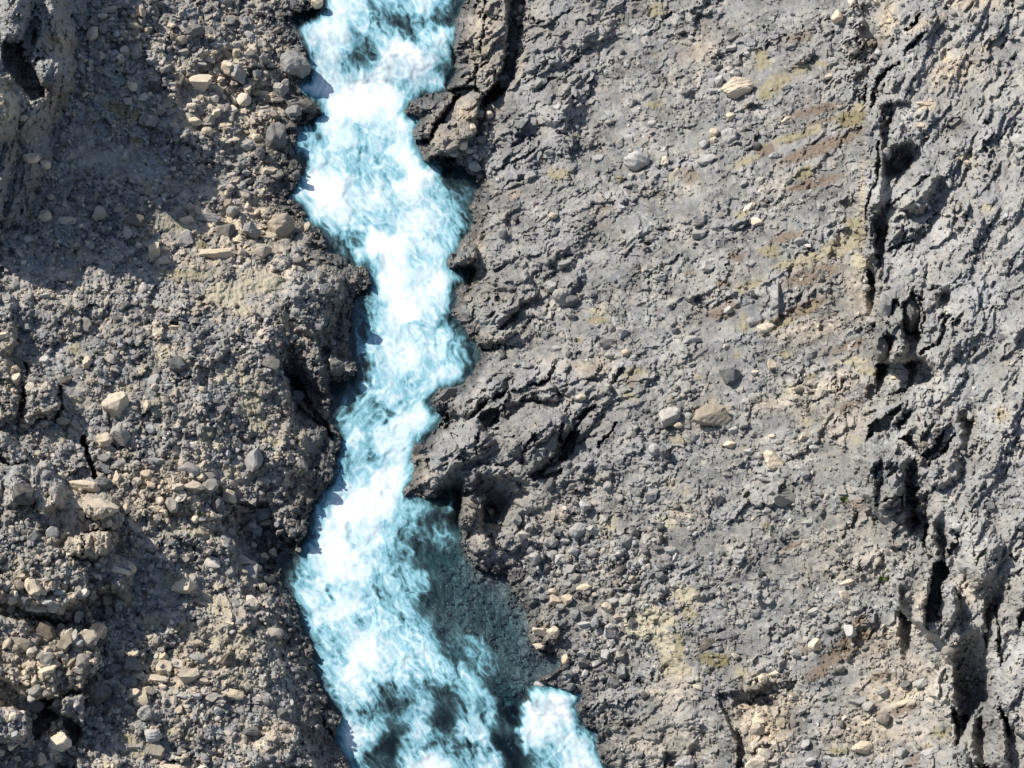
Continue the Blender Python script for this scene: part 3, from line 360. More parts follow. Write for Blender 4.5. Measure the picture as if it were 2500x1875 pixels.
MOSS = [  # tile, x, y, rx, ry, deg, tint 0 cream .. 1 olive, strength
 ('D', 1420, 260, 160, 100, -10, .05, .95), ('D', 1640, 170, 150, 90, 10, .05, .95), ('D', 1560, 360, 120, 50, 0, .08, .8), ('D', 1150, 130, 230, 45, 3, .5, .8), ('D', 1810, 440, 60, 60, 40, .35, .7), ('D', 1590, 960, 90, 110, 20, .25, .9), ('D', 1640, 1080, 90, 60, 30, .35, .9), ('D', 1500, 780, 140, 60, 20, .1, .6), ('D', 1030, 610, 70, 70, 0, .05, .8), ('D', 480, 600, 70, 50, 0, .45, .7),
 ('D', 480, 940, 90, 60, 0, .3, .6), ('D', 370, 1150, 90, 60, 0, .2, .6), ('D', 1740, 1180, 90, 50, 20, .2, .7), ('D', 1440, 1360, 110, 40, 10, .45, .6), ('D', 820, 850, 80, 40, 10, .5, .6), ('D', 1330, 1160, 120, 80, 0, .5, .5), ('D', 1000, 960, 90, 70, 0, .4, .5), ('D', 1640, 1380, 80, 60, 0, .5, .5),
 ('A', 780, 700, 170, 55, 18, .8, .8), ('A', 1090, 650, 120, 50, 10, .5, .5), ('A', 1220, 770, 70, 60, 0, .2, .7), ('A', 930, 1190, 60, 60, 20, .35, .7), ('A', 870, 890, 40, 30, 0, .8, .7), ('A', 900, 1500, 60, 60, 0, .5, .5), ('A', 1280, 1550, 40, 30, 0, .9, .8), ('A', 600, 280, 70, 60, 0, .5, .4), ('A', 1100, 1430, 200, 70, 10, .3, .5), ('A', 800, 1340, 90, 40, 20, .2, .6), ('A', 500, 1600, 200, 50, 5, .5, .5), ('A', 190, 1360, 40, 50, 0, .8, .5),
 ('G', 1230, 160, 170, 50, 10, .3, .6), ('G', 1080, 480, 150, 90, 50, .55, .5), ('G', 960, 730, 100, 60, 0, .25, .85), ('G', 1350, 620, 220, 110, 25, .1, .6), ('G', 1450, 850, 260, 130, 20, .15, .6), ('G', 1200, 780, 220, 60, 0, .3, .5), ('G', 1100, 930, 120, 60, 0, .35, .4), ('G', 1500, 1100, 230, 60, 10, .2, .5), ('G', 820, 1480, 120, 60, 0, .6, .6), ('G', 850, 1560, 120, 50, 0, .3, .6), ('G', 1150, 1440, 160, 80, 0, .35, .5), ('G', 1420, 1180, 120, 50, 0, .5, .4), ('G', 1480, 1000, 200, 50, 0, .3, .4), ('G', 500, 900, 80, 30, 0, .3, .5), ('G', 100, 430, 130, 60, 0, .1, .4),
 ('H', 1900, 760, 110, 80, 10, .02, 1.), ('H', 2040, 700, 120, 70, 20, .12, .95), ('H', 2060, 860, 130, 80, 50, .05, 1.), ('H', 2110, 1000, 90, 100, 0, .3, .8), ('H', 2170, 560, 70, 90, 0, .1, .7), ('H', 1700, 130, 80, 120, 40, .2, .6), ('H', 2080, 120, 110, 70, 0, .2, .5), ('H', 1690, 950, 60, 80, 0, .1, .4), ('H', 1980, 1180, 200, 30, 0, .1, .4),
 ('I', 50, 560, 120, 80, 30, .12, .9), ('I', 90, 680, 70, 60, 0, .5, .8), ('I', 20, 900, 50, 140, 0, .6, .8), ('I', 50, 1040, 60, 70, 0, .3, .7), ('I', 250, 975, 120, 50, 6, .95, 1.), ('I', 430, 1060, 100, 70, 0, .5, .5), ('I', 560, 1080, 130, 40, 0, .1, .6), ('I', 1030, 70, 110, 40, 0, .1, .3), ('I', 570, 130, 50, 50, 0, .7, .5), ('I', 1680, 1440, 110, 70, -30, .7, .6), ('I', 1040, 1550, 110, 30, 0, .75, .6), ('I', 1600, 1520, 60, 50, 0, .6, .4),
 ('C', 540, 380, 60, 90, 0, .6, .75), ('C', 620, 540, 130, 60, -30, .62, .85), ('C', 570, 600, 70, 40, 0, .7, .7), ('C', 790, 440, 70, 40, -20, .6, .8), ('C', 920, 400, 60, 25, 0, .6, .6), ('C', 740, 870, 180, 32, -16, .65, .8), ('C', 880, 820, 80, 40, -16, .5, .6), ('C', 1110, 750, 110, 65, -10, .92, .9), ('C', 1160, 680, 40, 60, 0, .5, .7), ('C', 820, 1090, 70, 50, -40, .7, .85), ('C', 440, 1020, 130, 30, -20, .55, .7), ('C', 1040, 1560, 170, 70, -20, .45, .85), ('C', 1130, 1450, 70, 110, 0, .7, .7), ('C', 600, 1590, 90, 60, 0, .7, .7), ('C', 430, 1340, 100, 35, -35, .5, .8), ('C', 880, 1620, 130, 40, 0, .4, .7), ('C', 440, 690, 30, 40, 0, .4, .5), ('C', 20, 1080, 40, 40, 0, .7, .5), ('C', 1970, 1320, 70, 50, 0, .3, .5), ('C', 1830, 1000, 80, 40, 0, .1, .6),
 ('F', 760, 60, 150, 40, -8, .45, .9), ('F', 1160, 50, 60, 60, 0, .12, .9), ('F', 470, 200, 120, 40, -20, .6, .7), ('F', 1120, 680, 130, 30, 0, .2, .95), ('F', 650, 460, 140, 26, -28, .6, .85), ('F', 560, 470, 70, 45, 0, .12, .9), ('F', 430, 430, 50, 80, 0, .6, .6), ('F', 850, 340, 90, 30, -30, .8, .6), ('F', 690, 640, 50, 35, 0, .7, .8), ('F', 860, 770, 90, 40, -30, .8, .5), ('F', 700, 860, 100, 60, 0, .1, .5), ('F', 2060, 1010, 60, 70, 20, .3, .7), ('F', 390, 640, 60, 40, 0, .7, .5), ('F', 1220, 740, 100, 35, 0, .5, .6), ('F', 150, 780, 70, 30, 0, .5, .5), ('F', 830, 1060, 60, 50, 0, .5, .5), ('F', 460, 1230, 90, 50, -20, .7, .4), ('F', 1100, 1180, 130, 60, 0, .3, .4), ('F', 60, 1500, 100, 60, 0, .3, .4), ('F', 350, 970, 80, 40, 0, .5, .3),
 ('B', 1400, 1100, 90, 50, 0, .6, .8), ('B', 2010, 60, 90, 60, 0, .6, .7), ('B', 1990, 660, 80, 30, 0, .75, .6), ('B', 1780, 1130, 30, 40, 0, .8, .6), ('B', 2130, 1110, 90, 40, -20, .5, .5), ('B', 2030, 370, 60, 50, 0, .8, .3), ('B', 1500, 860, 40, 30, 0, .7, .4),
 ('E', 1640, 420, 90, 35, 0, .75, .7), ('E', 1650, 360, 90, 40, 0, .3, .6), ('E', 1860, 750, 110, 50, 0, .7, .6), ('E', 1850, 900, 90, 50, 0, .5, .5), ('E', 1530, 550, 30, 20, 0, .6, .7), ('E', 1750, 80, 60, 40, 0, .4, .4), ('E', 2150, 1180, 80, 50, 0, .5, .5), ('E', 2120, 1450, 100, 60, 0, .3, .5)]
SOIL = [  # reddish brown bare soil
 ('C', 880, 700, 300, 45, -12, .5), ('C', 900, 940, 320, 50, -20, .8), ('C', 880, 1160, 220, 34, -14, .8), ('C', 560, 950, 80, 45, -15, .8), ('C', 780, 240, 200, 60, -10, .5), ('C', 90, 1110, 90, 80, 0, .5), ('C', 1230, 280, 120, 60, -20, .4), ('C', 700, 1500, 140, 50, -15, .5), ('C', 380, 1620, 70, 40, 0, .7), ('C', 650, 480, 60, 20, 0, .5), ('C', 920, 770, 180, 25, -15, .6),
 ('F', 860, 140, 220, 60, -15, .8), ('F', 780, 360, 200, 45, -24, .9), ('F', 1080, 590, 180, 40, -20, .6), ('F', 300, 370, 140, 60, -15, .6), ('F', 1100, 960, 160, 50, -25, .5), ('F', 90, 120, 80, 40, 0, .4), ('F', 300, 190, 60, 30, 0, .6), ('F', 1150, 1600, 80, 120, 0, .4), ('F', 350, 310, 60, 30, 0, .5),
 ('I', 1080, 890, 230, 70, -38, .85), ('I', 900, 1060, 130, 60, -30, .6), ('I', 1150, 740, 90, 50, -30, .6), ('I', 1280, 1080, 80, 30, -20, .6), ('I', 1440, 1290, 160, 40, -15, .55), ('I', 730, 260, 100, 30, -30, .5), ('I', 1300, 1330, 60, 30, 0, .6), ('I', 1000, 640, 120, 25, -10, .4), ('I', 1500, 1600, 120, 60, -40, .4), ('I', 620, 100, 80, 50, 0, .3), ('I', 800, 900, 60, 80, 0, .4),
 ('A', 560, 560, 80, 160, 0, .35), ('A', 780, 690, 160, 40, 15, .5), ('A', 500, 1200, 120, 60, 0, .3), ('A', 400, 620, 50, 60, 0, .4), ('B', 1900, 900, 180, 60, -10, .25), ('B', 1980, 340, 90, 40, -10, .4), ('B', 1820, 450, 90, 60, 0, .3), ('B', 1900, 600, 200, 60, 0, .2), ('B', 1720, 1430, 120, 60, 0, .25), ('E', 1850, 810, 100, 60, 0, .45), ('E', 1900, 220, 80, 50, 0, .3), ('E', 2020, 360, 60, 30, 0, .4), ('E', 1580, 60, 30, 40, 0, .3)]
TAN = [  # warm buff rock and gravel, tile x y rx ry deg strength
 ('B', 950, 250, 170, 350, 0, .5), ('B', 830, 720, 140, 130, 0, .6), ('B', 700, 880, 120, 90, 0, .45), ('C', 150, 300, 120, 120, 0, .5), ('C', 1750, 450, 200, 90, -25, .65), ('C', 1900, 20, 200, 60, 0, .6), ('C', 1350, 120, 60, 160, 10, .6), ('C', 1600, 670, 70, 40, 0, .9), ('C', 1180, 1300, 18, 300, 0, .7), ('C', 1600, 140, 160, 40, -25, .5), ('C', 1980, 290, 140, 50, -20, .5), ('C', 1720, 370, 40, 70, 10, .7),
 ('F', 900, 470, 260, 90, -18, .45), ('F', 1150, 250, 120, 180, 0, .35), ('F', 600, 950, 160, 60, 0, .35), ('F', 980, 850, 300, 120, -20, .4), ('F', 230, 980, 50, 60, 0, .6), ('F', 1050, 1050, 200, 150, -20, .35), ('F', 100, 900, 200, 100, 0, .1), ('I', 1400, 1150, 320, 180, -20, .55), ('I', 1250, 1420, 320, 150, 0, .5), ('I', 560, 1400, 190, 250, 0, .75), ('I', 1300, 850, 260, 120, -30, .4), ('I', 1000, 300, 350, 200, 0, .25), ('I', 1850, 550, 100, 160, 0, .35), ('I', 1550, 600, 40, 140, 0, .5), ('I', 40, 40, 90, 60, 0, .4), ('I', 700, 1250, 120, 90, 0, .5),
 ('E', 1560, 720, 170, 60, 0, .5), ('E', 500, 1400, 120, 120, 0, .45), ('E', 950, 530, 120, 40, 0, .4), ('E', 820, 1600, 70, 80, 0, .4), ('E', 1650, 1450, 120, 40, 0, .35), ('E', 850, 150, 30, 120, 0, .4), ('B', 880, 1500, 60, 180, 0, .45), ('B', 1120, 1230, 60, 30, 0, .6), ('B', 1680, 1320, 60, 30, 0, .5), ('B', 1160, 380, 25, 160, 10, .55),
 ('A', 1500, 600, 420, 420, 0, .42), ('A', 1500, 1450, 500, 300, 0, .45), ('A', 40, 650, 80, 150, 0, .75), ('A', 1050, 220, 180, 120, 0, .35), ('A', 360, 280, 90, 120, 0, .4), ('A', 1100, 1180, 180, 60, 0, .35), ('D', 300, 250, 300, 60, 0, .2), ('D', 60, 700, 90, 300, 0, .5), ('D', 700, 1600, 700, 180, 0, .55), ('D', 1100, 1450, 500, 150, 0, .5), ('D', 1400, 250, 400, 200, 0, .2), ('D', 1850, 1150, 120, 300, 0, .3), ('D', 1900, 1450, 130, 200, 0, .4),
 ('G', 560, 230, 260, 140, 0, .7), ('G', 250, 830, 150, 80, 30, .8), ('G', 200, 1000, 500, 250, 0, .55), ('G', 200, 550, 500, 150, 0, .45), ('G', 1100, 1050, 400, 250, 0, .55), ('G', 1600, 700, 400, 200, 0, .15), ('G', 1650, 1500, 250, 80, 0, .45), ('G', 1700, 1400, 200, 50, 0, .5), ('G', 700, 1600, 700, 80, 0, .3), ('H', 900, 130, 120, 150, 0, .35), ('H', 1400, 70, 120, 70, 0, .4), ('H', 2100, 1150, 200, 200, 0, .3), ('H', 2100, 1500, 300, 200, 0, .3), ('H', 1280, 790, 90, 60, 0, .4), ('H', 1780, 700, 200, 400, 0, .1)]
DARK = [  # darker tone: wet edges, basalt faces, and shade painted on cliffs, gullies and hollows
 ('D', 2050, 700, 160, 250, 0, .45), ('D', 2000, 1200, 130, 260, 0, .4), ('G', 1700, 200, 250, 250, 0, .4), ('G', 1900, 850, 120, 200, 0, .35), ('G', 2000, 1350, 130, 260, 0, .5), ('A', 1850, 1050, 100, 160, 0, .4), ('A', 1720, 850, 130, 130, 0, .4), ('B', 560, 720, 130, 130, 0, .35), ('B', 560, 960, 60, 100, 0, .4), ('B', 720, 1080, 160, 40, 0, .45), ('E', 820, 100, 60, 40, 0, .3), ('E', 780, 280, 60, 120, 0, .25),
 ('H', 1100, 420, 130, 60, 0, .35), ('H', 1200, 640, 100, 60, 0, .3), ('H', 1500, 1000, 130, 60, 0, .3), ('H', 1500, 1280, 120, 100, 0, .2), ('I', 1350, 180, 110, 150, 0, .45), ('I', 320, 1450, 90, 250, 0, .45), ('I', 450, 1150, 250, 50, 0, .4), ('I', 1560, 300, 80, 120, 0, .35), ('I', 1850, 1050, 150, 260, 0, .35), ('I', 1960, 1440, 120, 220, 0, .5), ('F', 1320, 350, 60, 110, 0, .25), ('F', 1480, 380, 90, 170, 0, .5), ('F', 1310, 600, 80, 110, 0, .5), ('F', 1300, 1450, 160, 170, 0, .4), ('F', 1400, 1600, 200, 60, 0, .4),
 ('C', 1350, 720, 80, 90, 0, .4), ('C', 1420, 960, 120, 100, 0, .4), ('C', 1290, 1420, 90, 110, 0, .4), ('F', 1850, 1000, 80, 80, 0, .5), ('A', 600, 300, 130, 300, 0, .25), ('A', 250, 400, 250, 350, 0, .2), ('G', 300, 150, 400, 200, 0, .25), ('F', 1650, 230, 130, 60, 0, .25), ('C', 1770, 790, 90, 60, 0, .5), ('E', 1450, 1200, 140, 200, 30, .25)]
PALE = [('B', 1350, 420, 170, 160, 0, .35), ('B', 1450, 540, 60, 60, 0, .5), ('C', 150, 480, 60, 160, 0, .5), ('C', 240, 60, 60, 80, 10, .5), ('C', 1700, 720, 350, 60, 0, .1), ('C', 1350, 620, 130, 30, 0, .4), ('C', 1300, 1180, 130, 100, 0, .3), ('C', 1450, 780, 90, 80, 0, .3), ('C', 2000, 950, 250, 100, 0, .25), ('F', 1650, 60, 250, 50, 0, .3), ('F', 1850, 830, 120, 60, 0, .45), ('F', 1650, 1000, 120, 100, 0, .15), ('C', 30, 1480, 90, 60, 0, .4), ('I', 2150, 1000, 120, 200, 0, .25), ('I', 1900, 300, 150, 200, 0, .25), ('I', 2000, 80, 250, 80, 0, .2), ('F', 2100, 500, 200, 200, 0, .15), ('G', 420, 1500, 120, 60, 0, .4), ('E', 2060, 580, 100, 60, 0, .35), ('F', 1100, 1500, 200, 80, 0, .2)]

# ------------------------------------------------------------------ the ground field
def coarse_eval(fn, X0, X1, Y0, Y1, step):
    xs = np.arange(X0 - step, X1 + 2 * step, step); ys = np.arange(Y0 - step, Y1 + 2 * step, step)
    GX, GY = np.meshgrid(xs, ys)
    F = fn(GX, GY)
    def up(X, Y):
        fx = np.clip((X - xs[0]) / step, 0, len(xs) - 1.001); fy = np.clip((Y - ys[0]) / step, 0, len(ys) - 1.001)
        ix = fx.astype(int); iy = fy.astype(int); tx = fx - ix; ty = fy - iy
        return (F[iy, ix] * (1 - tx) + F[iy, ix + 1] * tx) * (1 - ty) + (F[iy + 1, ix] * (1 - tx) + F[iy + 1, ix + 1] * tx) * ty
    return up
BX = (-1900, 4400, -1500, 3300)
tw = tps_fit(CTRL[:, :2], CTRL[:, 2])
def base_fn(X, Y):
    Xc = np.clip(X, -60, 2560); Yc = np.clip(Y, -80, 1960)
    return tps_eval(CTRL[:, :2], tw, Xc, Yc) + np.maximum(0, X - 2560) * .004 + np.maximum(0, -60 - X) * .003 + np.maximum(0, -80 - Y) * .004
up_base = coarse_eval(base_fn, *BX, 30)
def riv_fn(X, Y):
    return sdf(RIVER, X, Y, margin=500)
up_riv = coarse_eval(riv_fn, 300, 2100, -760, 2760, 6)
def river_sd(X, Y):
    d = up_riv(np.clip(X, 300, 2100), np.clip(Y, -760, 2760))
    return d + np.maximum(0, 300 - X) + np.maximum(0, X - 2100) + np.maximum(0, -760 - Y) + np.maximum(0, Y - 2760)
def masksum(lst, X, Y, cap=1.0):
    s = np.zeros(X.shape, np.float32)
    for t, x, y, rx, ry, dg, st in lst:
        p = T(t, (x, y))[0]; k = TILE[t][2]
        s = np.maximum(s, st * blob(X, Y, p[0], p[1], rx * k, ry * k, dg))
    return np.minimum(s, cap)

def ground(X, Y, small=True):
    """Height and look of the land at survey positions X, Y (photo px)."""
    M = MPP
    n1 = fbm(X / 60, Y / 60, 3, 1); n2 = fbm(X / 60, Y / 60, 3, 5)
    n3 = fbm(X / 16, Y / 16, 2, 9); n4 = fbm(X / 16, Y / 16, 2, 12)
    n6 = perlin(X / 7, Y / 7, 14); n7 = perlin(X / 7, Y / 7, 15)
    WX = X + 10 * n1 + 6 * n3 + 2.5 * n6; WY = Y + 10 * n2 + 6 * n4 + 2.5 * n7
    rsd = river_sd(WX, WY)
    hw = water_h(Y)
    land = up_base(X, Y)
    left = X < np.interp(Y, [0, 400, 900, 1300, 1900], [950, 860, 920, 850, 1050])
    bl = np.interp(Y, [0, 540, 610, 850, 950, 1250, 1310, 1400, 1500, 1875], [330, 280, 125, 165, 150, 125, 200, 110, 100, 110])
    br = np.interp(Y, [0, 350, 420, 850, 1080, 1160, 1400, 1690, 1875], [55, 80, 70, 90, 70, 170, 260, 240, 260])
    bw = np.where(left, bl, br)
    bw = bw * (1 + .25 * n1)
    t = np.clip(rsd / bw, 0, 1)
    prof = np.where(left, t ** .85, t ** .7)
    h = hw + .1 + (land - hw) * prof
    # river bed
    depth = np.clip(-rsd / 60, 0, 1) ** .7 * 1.3
    shallow = np.clip(blob(X, Y, 1250, 1520, 160, 260) * 1.3 + blob(X, Y, 1080, 1450, 130, 120), 0, 1)
    shallow = np.maximum(shallow, np.clip(blob(X, Y, 1050, 1800, 200, 120) * 1.2, 0, 1) * .9)
    depth = depth * (1 - .72 * shallow)
    inriver = rsd < 0
    h = np.where(inriver, hw - .12 - depth, h)
    # big blocks, holes and cracks
    for p, hh, soft in RAISE:
        d = sdf(p, WX, WY, 5)
        m = d < 0
        if m.any():
            tt = np.clip(-d[m] / soft, 0, 1)
            h[m] += hh * (1 - (1 - tt) ** 2.2)
    hole = np.zeros(X.shape, np.float32)
    for p, dd, soft in HOLE:
        d = sdf(p, WX, WY, 10)
        m = d < soft
        if m.any():
            k = 1 - SM(d[m], -soft, soft * .5)
            h[m] -= dd * .62 * k; hole[m] = np.maximum(hole[m], k)
    for p in WALL:
        us = np.arange(p[:, 0].min(), p[:, 0].max(), 1.5); top = np.full(us.shape, 1e9); bot = np.full(us.shape, -1e9)
        for i in range(len(p)):
            (x0, y0), (x1, y1) = p[i], p[(i + 1) % len(p)]
            if x0 > x1: x0, y0, x1, y1 = x1, y1, x0, y0
            k = (us >= x0) & (us <= x1)
            yy = y0 + (us[k] - x0) * (y1 - y0) / max(x1 - x0, 1e-6)
            top[k] = np.minimum(top[k], yy); bot[k] = np.maximum(bot[k], yy)
        ok = bot >= top; us, top, bot = us[ok], top[ok], bot[ok]
        tall = np.maximum(bot - top, 1); big = np.percentile(tall, 80)
        m = (WX > us[0]) & (WX < us[-1]) & (WY > top.min() - 5) & (WY < bot.max() + 2.6 * big)
        if not m.any(): continue
        wx_, wy_ = WX[m], WY[m]
        tt = np.interp(wx_, us, top); bb = np.interp(wx_, us, bot)
        sw = max(9, .3 * (us[-1] - us[0])); side = SM(wx_, us[0], us[0] + sw) * (1 - SM(wx_, us[-1] - sw, us[-1]))
        D = np.minimum(bb - tt, 1.1 * (us[-1] - us[0])) * MPP * 1.3
        q = np.clip((wy_ - tt) / (bb - tt + 1e-3), 0, 1)
        off = q * D * (1 - SM(wy_, bb, bb + 1.6 * (bb - tt) + 12))
        h[m] -= off * side
    for p, w, dd in CRACK:
        d = linedist(p, WX, WY, 40)
        m = d < w * 1.3
        if m.any():
            k = 1 - SM(d[m], w * .45, w * 1.1)
            h[m] -= dd * k; hole[m] = np.maximum(hole[m], k)
    # materials of the ground
    bed = np.zeros(X.shape, np.float32); fine = np.zeros(X.shape, np.float32)
    for p, s in BEDROCK: bed = np.maximum(bed, s * (1 - SM(sdf(p, WX + 14 * n2, WY, 60), -18, 14)))
    for p, s in FINE: fine = np.maximum(fine, s * (1 - SM(sdf(p, WX + 20 * n2, WY + 20 * n1, 60), -30, 25)))
    fine = fine * (1 - bed)
    edge = (1 - SM(rsd, 0, 70)) * (rsd > -15)
    va, vb = rot(X * MPP, Y * MPP, -24)
    vv = fbm(va / 4.6 + .4 * n1, vb / 2.0 + .4 * n2, 3, 151, .55)
    slope = (X > 1150) * SM(rsd, 60, 160)
    pb = SM(vv, .13, .30) * slope * .8 * np.clip(rsd * 0 + 1, 0, 1)
    bed = np.maximum(bed, pb)
    fine = fine * (1 - pb)
    calmk = SM(-vv, .04, .26) * np.where(slope > 0, 1, .55) * (1 - bed)
    # fine relief, all in metres with x, y in metres of the picture plane
    x = X * M; y = Y * M
    rel = np.zeros(X.shape)
    tone = np.zeros(X.shape); warm = np.zeros(X.shape)
    wob = .35 * n3; wob2 = .35 * n4
    rub = np.clip(1 - bed - fine, 0, 1)
    # rubble: tilted facets in three sizes
    for sz, amp, sd_ in ((1.05, .34, 1), (.50, .22, 2), (.25, .10, 3)):
        bx, by, r, F1, F2 = cells(x / sz + wob * .5, y / sz + wob2 * .5, sd_)
        e = np.clip((F2 - F1) * 6, 0, 1)
        f = amp * ((r[0] - .5) * .9 + 1.6 * (r[1] - .5) * bx + 1.6 * (r[2] - .5) * by + .22 * e)
        k = rub if sz > .9 else (rub + fine * (.30 if sz > .4 else .30) + bed * (.12 if sz > .4 else .10))
        rel += f * k
        if sz < .9:
            tone += (r[3] - .5) * (.5 if sz < .3 else .35) * (rub + .7 * fine + .3 * bed)
            warm += (r[1] * r[3] > .42) * np.where(left, .30, .12) * (rub + .5 * fine)
    # bedrock: long tilted plates running up to the right
    ang = np.where(X > 1900, -62, -32)
    ang = np.where(X < 900, -75, ang)
    for sx_, sy_, amp, sd_ in ((3.0, 1.25, .50, 11), (1.25, .55, .24, 12), (.55, .26, .075, 13)):
        cc = np.cos(np.radians(ang)); ss = np.sin(np.radians(ang))
        a = (x + 1.2 * n1) * cc + (y + 1.2 * n2) * ss; b = -(x + 1.2 * n1) * ss + (y + 1.2 * n2) * cc
        bs = 1 + .55 * SM(X + 90 * n1, 2060, 2100)
        bx, by, r, F1, F2 = cells(a / (sx_ * bs) + wob * .6, b / (sy_ * bs) + wob2 * .6, sd_)
        e = np.clip((F2 - F1) * 8, 0, 1)
        f = np.where(X > 2080, 1.15 if sx_ > 1 else .45, 1) * amp * ((r[0] - .5) * .8 + 1.3 * (r[1] - .5) * bx + 1.3 * (r[2] - .5) * by + .10 * e)
        rel += f * bed
        tone += (r[3] - .5) * .16 * bed
    cc = np.cos(np.radians(ang)); ss = np.sin(np.radians(ang))
    q = fbm((x * cc + y * ss) / 4.5, (-x * ss + y * cc) / 1.7, 4, 21, .5) * 3.6
    fq = q - np.floor(q)
    rel += bed * np.where(X > 2080, .42, .26) * (np.floor(q) + SM(fq, .0, .22)) + bed * (.22 * fbm(x / 3.0, y / 2.4, 3, 27) + .03 * fbm(x / .5, y / .5, 2, 33))
    # streaked hillside
    a, b = rot(x, y, -22)
    st = fbm(a / 5.0, b / .8, 4, 41, .6)
    rel += fine * (.26 * st + .05 * fbm(x / .6, y / .6, 2, 45, .6))
    rel += rub * (.55 * fbm(x / 3.2, y / 3.2, 3, 51) + .04 * fbm(x / .3, y / .3, 2, 53))
    rel = rel * (1 - .68 * calmk)
    tone = tone * (1 - .6 * calmk) + .20 * pb - .10 * calmk
    rel += .30 * fbm(x / 6, y / 6, 3, 55) * (1 - .6 * edge)
    if small: rel += .016 * perlin(x / .13, y / .13, 57)
    # the knobbly bluffs on the left
    knob = (X < 900) & (Y > 600)
    bx, by, r, F1, F2 = cells(x / .55, y / .55, 71)
    rel += np.where(knob, .17 * np.sqrt(np.clip(1 - F1 * 1.5, 0, 1)) * (r[0] > .35), 0) * (1 - bed * .7)
    calm = np.where(inriver, .20 + .12 * shallow, 1.0) * (1 - .6 * edge * left * 0)
    rel = rel * calm
    big_moss = np.zeros(X.shape, np.float32); mt = np.zeros(X.shape, np.float32)
    for tt_, mx, my, rx, ry, dg, tint, s in MOSS:
        p = T(tt_, (mx, my))[0]; k = TILE[tt_][2]
        bb = s * blob(X, Y, p[0], p[1], rx * k, ry * k, dg)
        g = bb > big_moss
        big_moss = np.where(g, bb, big_moss); mt = np.where(g, tint, mt)
    patch = fbm(x / .5, y / .5, 4, 61, .7)
    moss = SM(big_moss + .5 * patch, .14, .55) * (big_moss > .03) * np.clip(.42 + big_moss, 0, .92)
    rel = rel * (1 - .45 * moss) + moss * (.07 + .10 * fbm(x / .28, y / .28, 2, 63))
    h = h + rel
    h = np.where(inriver, np.minimum(h, hw - .15 + .06 * np.maximum(n3, 0) * shallow), h)
    soil = SM(masksum(SOIL, X, Y) * 1.6 + .40 * st + .15 * patch, .20, .85)
    tan = np.clip(masksum(TAN, WX, WY) * 1.15 + .22 * patch * 1.0 + .18 * n1, 0, 1)
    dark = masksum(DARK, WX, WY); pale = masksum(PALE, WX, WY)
    wet = (1 - SM(rsd + 16 * n3, 8, np.where(left, 78, 44))) * (rsd > -1e3)
    wet = np.where(inriver, .86, wet)
    lt = fbm(x / 2.6, y / 2.6, 5, 65, .6)
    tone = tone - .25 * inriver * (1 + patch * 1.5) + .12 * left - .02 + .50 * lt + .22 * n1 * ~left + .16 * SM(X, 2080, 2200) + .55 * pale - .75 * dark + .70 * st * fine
    return h, dict(tone=tone, warm=np.clip(warm + tan, 0, 1.3), moss=moss, mtint=mt, soil=soil, wet=wet, rsd=rsd, bed=bed, fine=fine, rub=rub, hole=hole, inriver=inriver, shallow=shallow, calmk=calmk)

# ------------------------------------------------------------------ materials
def new_mat(name):
    m = bpy.data.materials.new(name); m.use_nodes = True
    nt = m.node_tree; nt.nodes.clear()
    out = nt.nodes.new('ShaderNodeOutputMaterial')
    return m, nt, out
def N(nt, typ, **kw):
    n = nt.nodes.new(typ)
    for k, v in kw.items():
        if k in n.inputs: n.inputs[k].default_value = v
        else: setattr(n, k, v)
    return n
def mixc(nt, fac, a, b, mode='MIX'):
    n = nt.nodes.new('ShaderNodeMix'); n.data_type = 'RGBA'; n.blend_type = mode
    for sock, v in ((n.inputs[0], fac), (n.inputs[6], a), (n.inputs[7], b)):
        if hasattr(v, 'is_linked'): nt.links.new(v, sock)
        elif isinstance(v, (int, float)): sock.default_value = v
        else: sock.default_value = (*v, 1)
    return n.outputs[2]
def math_(nt, op, a, b=None, c=None, clamp=False):
    n = nt.nodes.new('ShaderNodeMath'); n.operation = op; n.use_clamp = clamp
    for i, v in enumerate((a, b, c)):
        if v is None: continue
        if hasattr(v, 'is_linked'): nt.links.new(v, n.inputs[i])
        else: n.inputs[i].default_value = v
    return n.outputs[0]
def noise_tex(nt, scale, detail=4, rough=.6):
    geo = nt.nodes.new('ShaderNodeNewGeometry')
    t = N(nt, 'ShaderNodeTexNoise', Scale=scale, Detail=detail, Roughness=rough)
    nt.links.new(geo.outputs['Position'], t.inputs['Vector'])
    return t.outputs['Fac']
GREY, TANC, COOL = (.226, .213, .192), (.40, .325, .225), (.198, .203, .206)
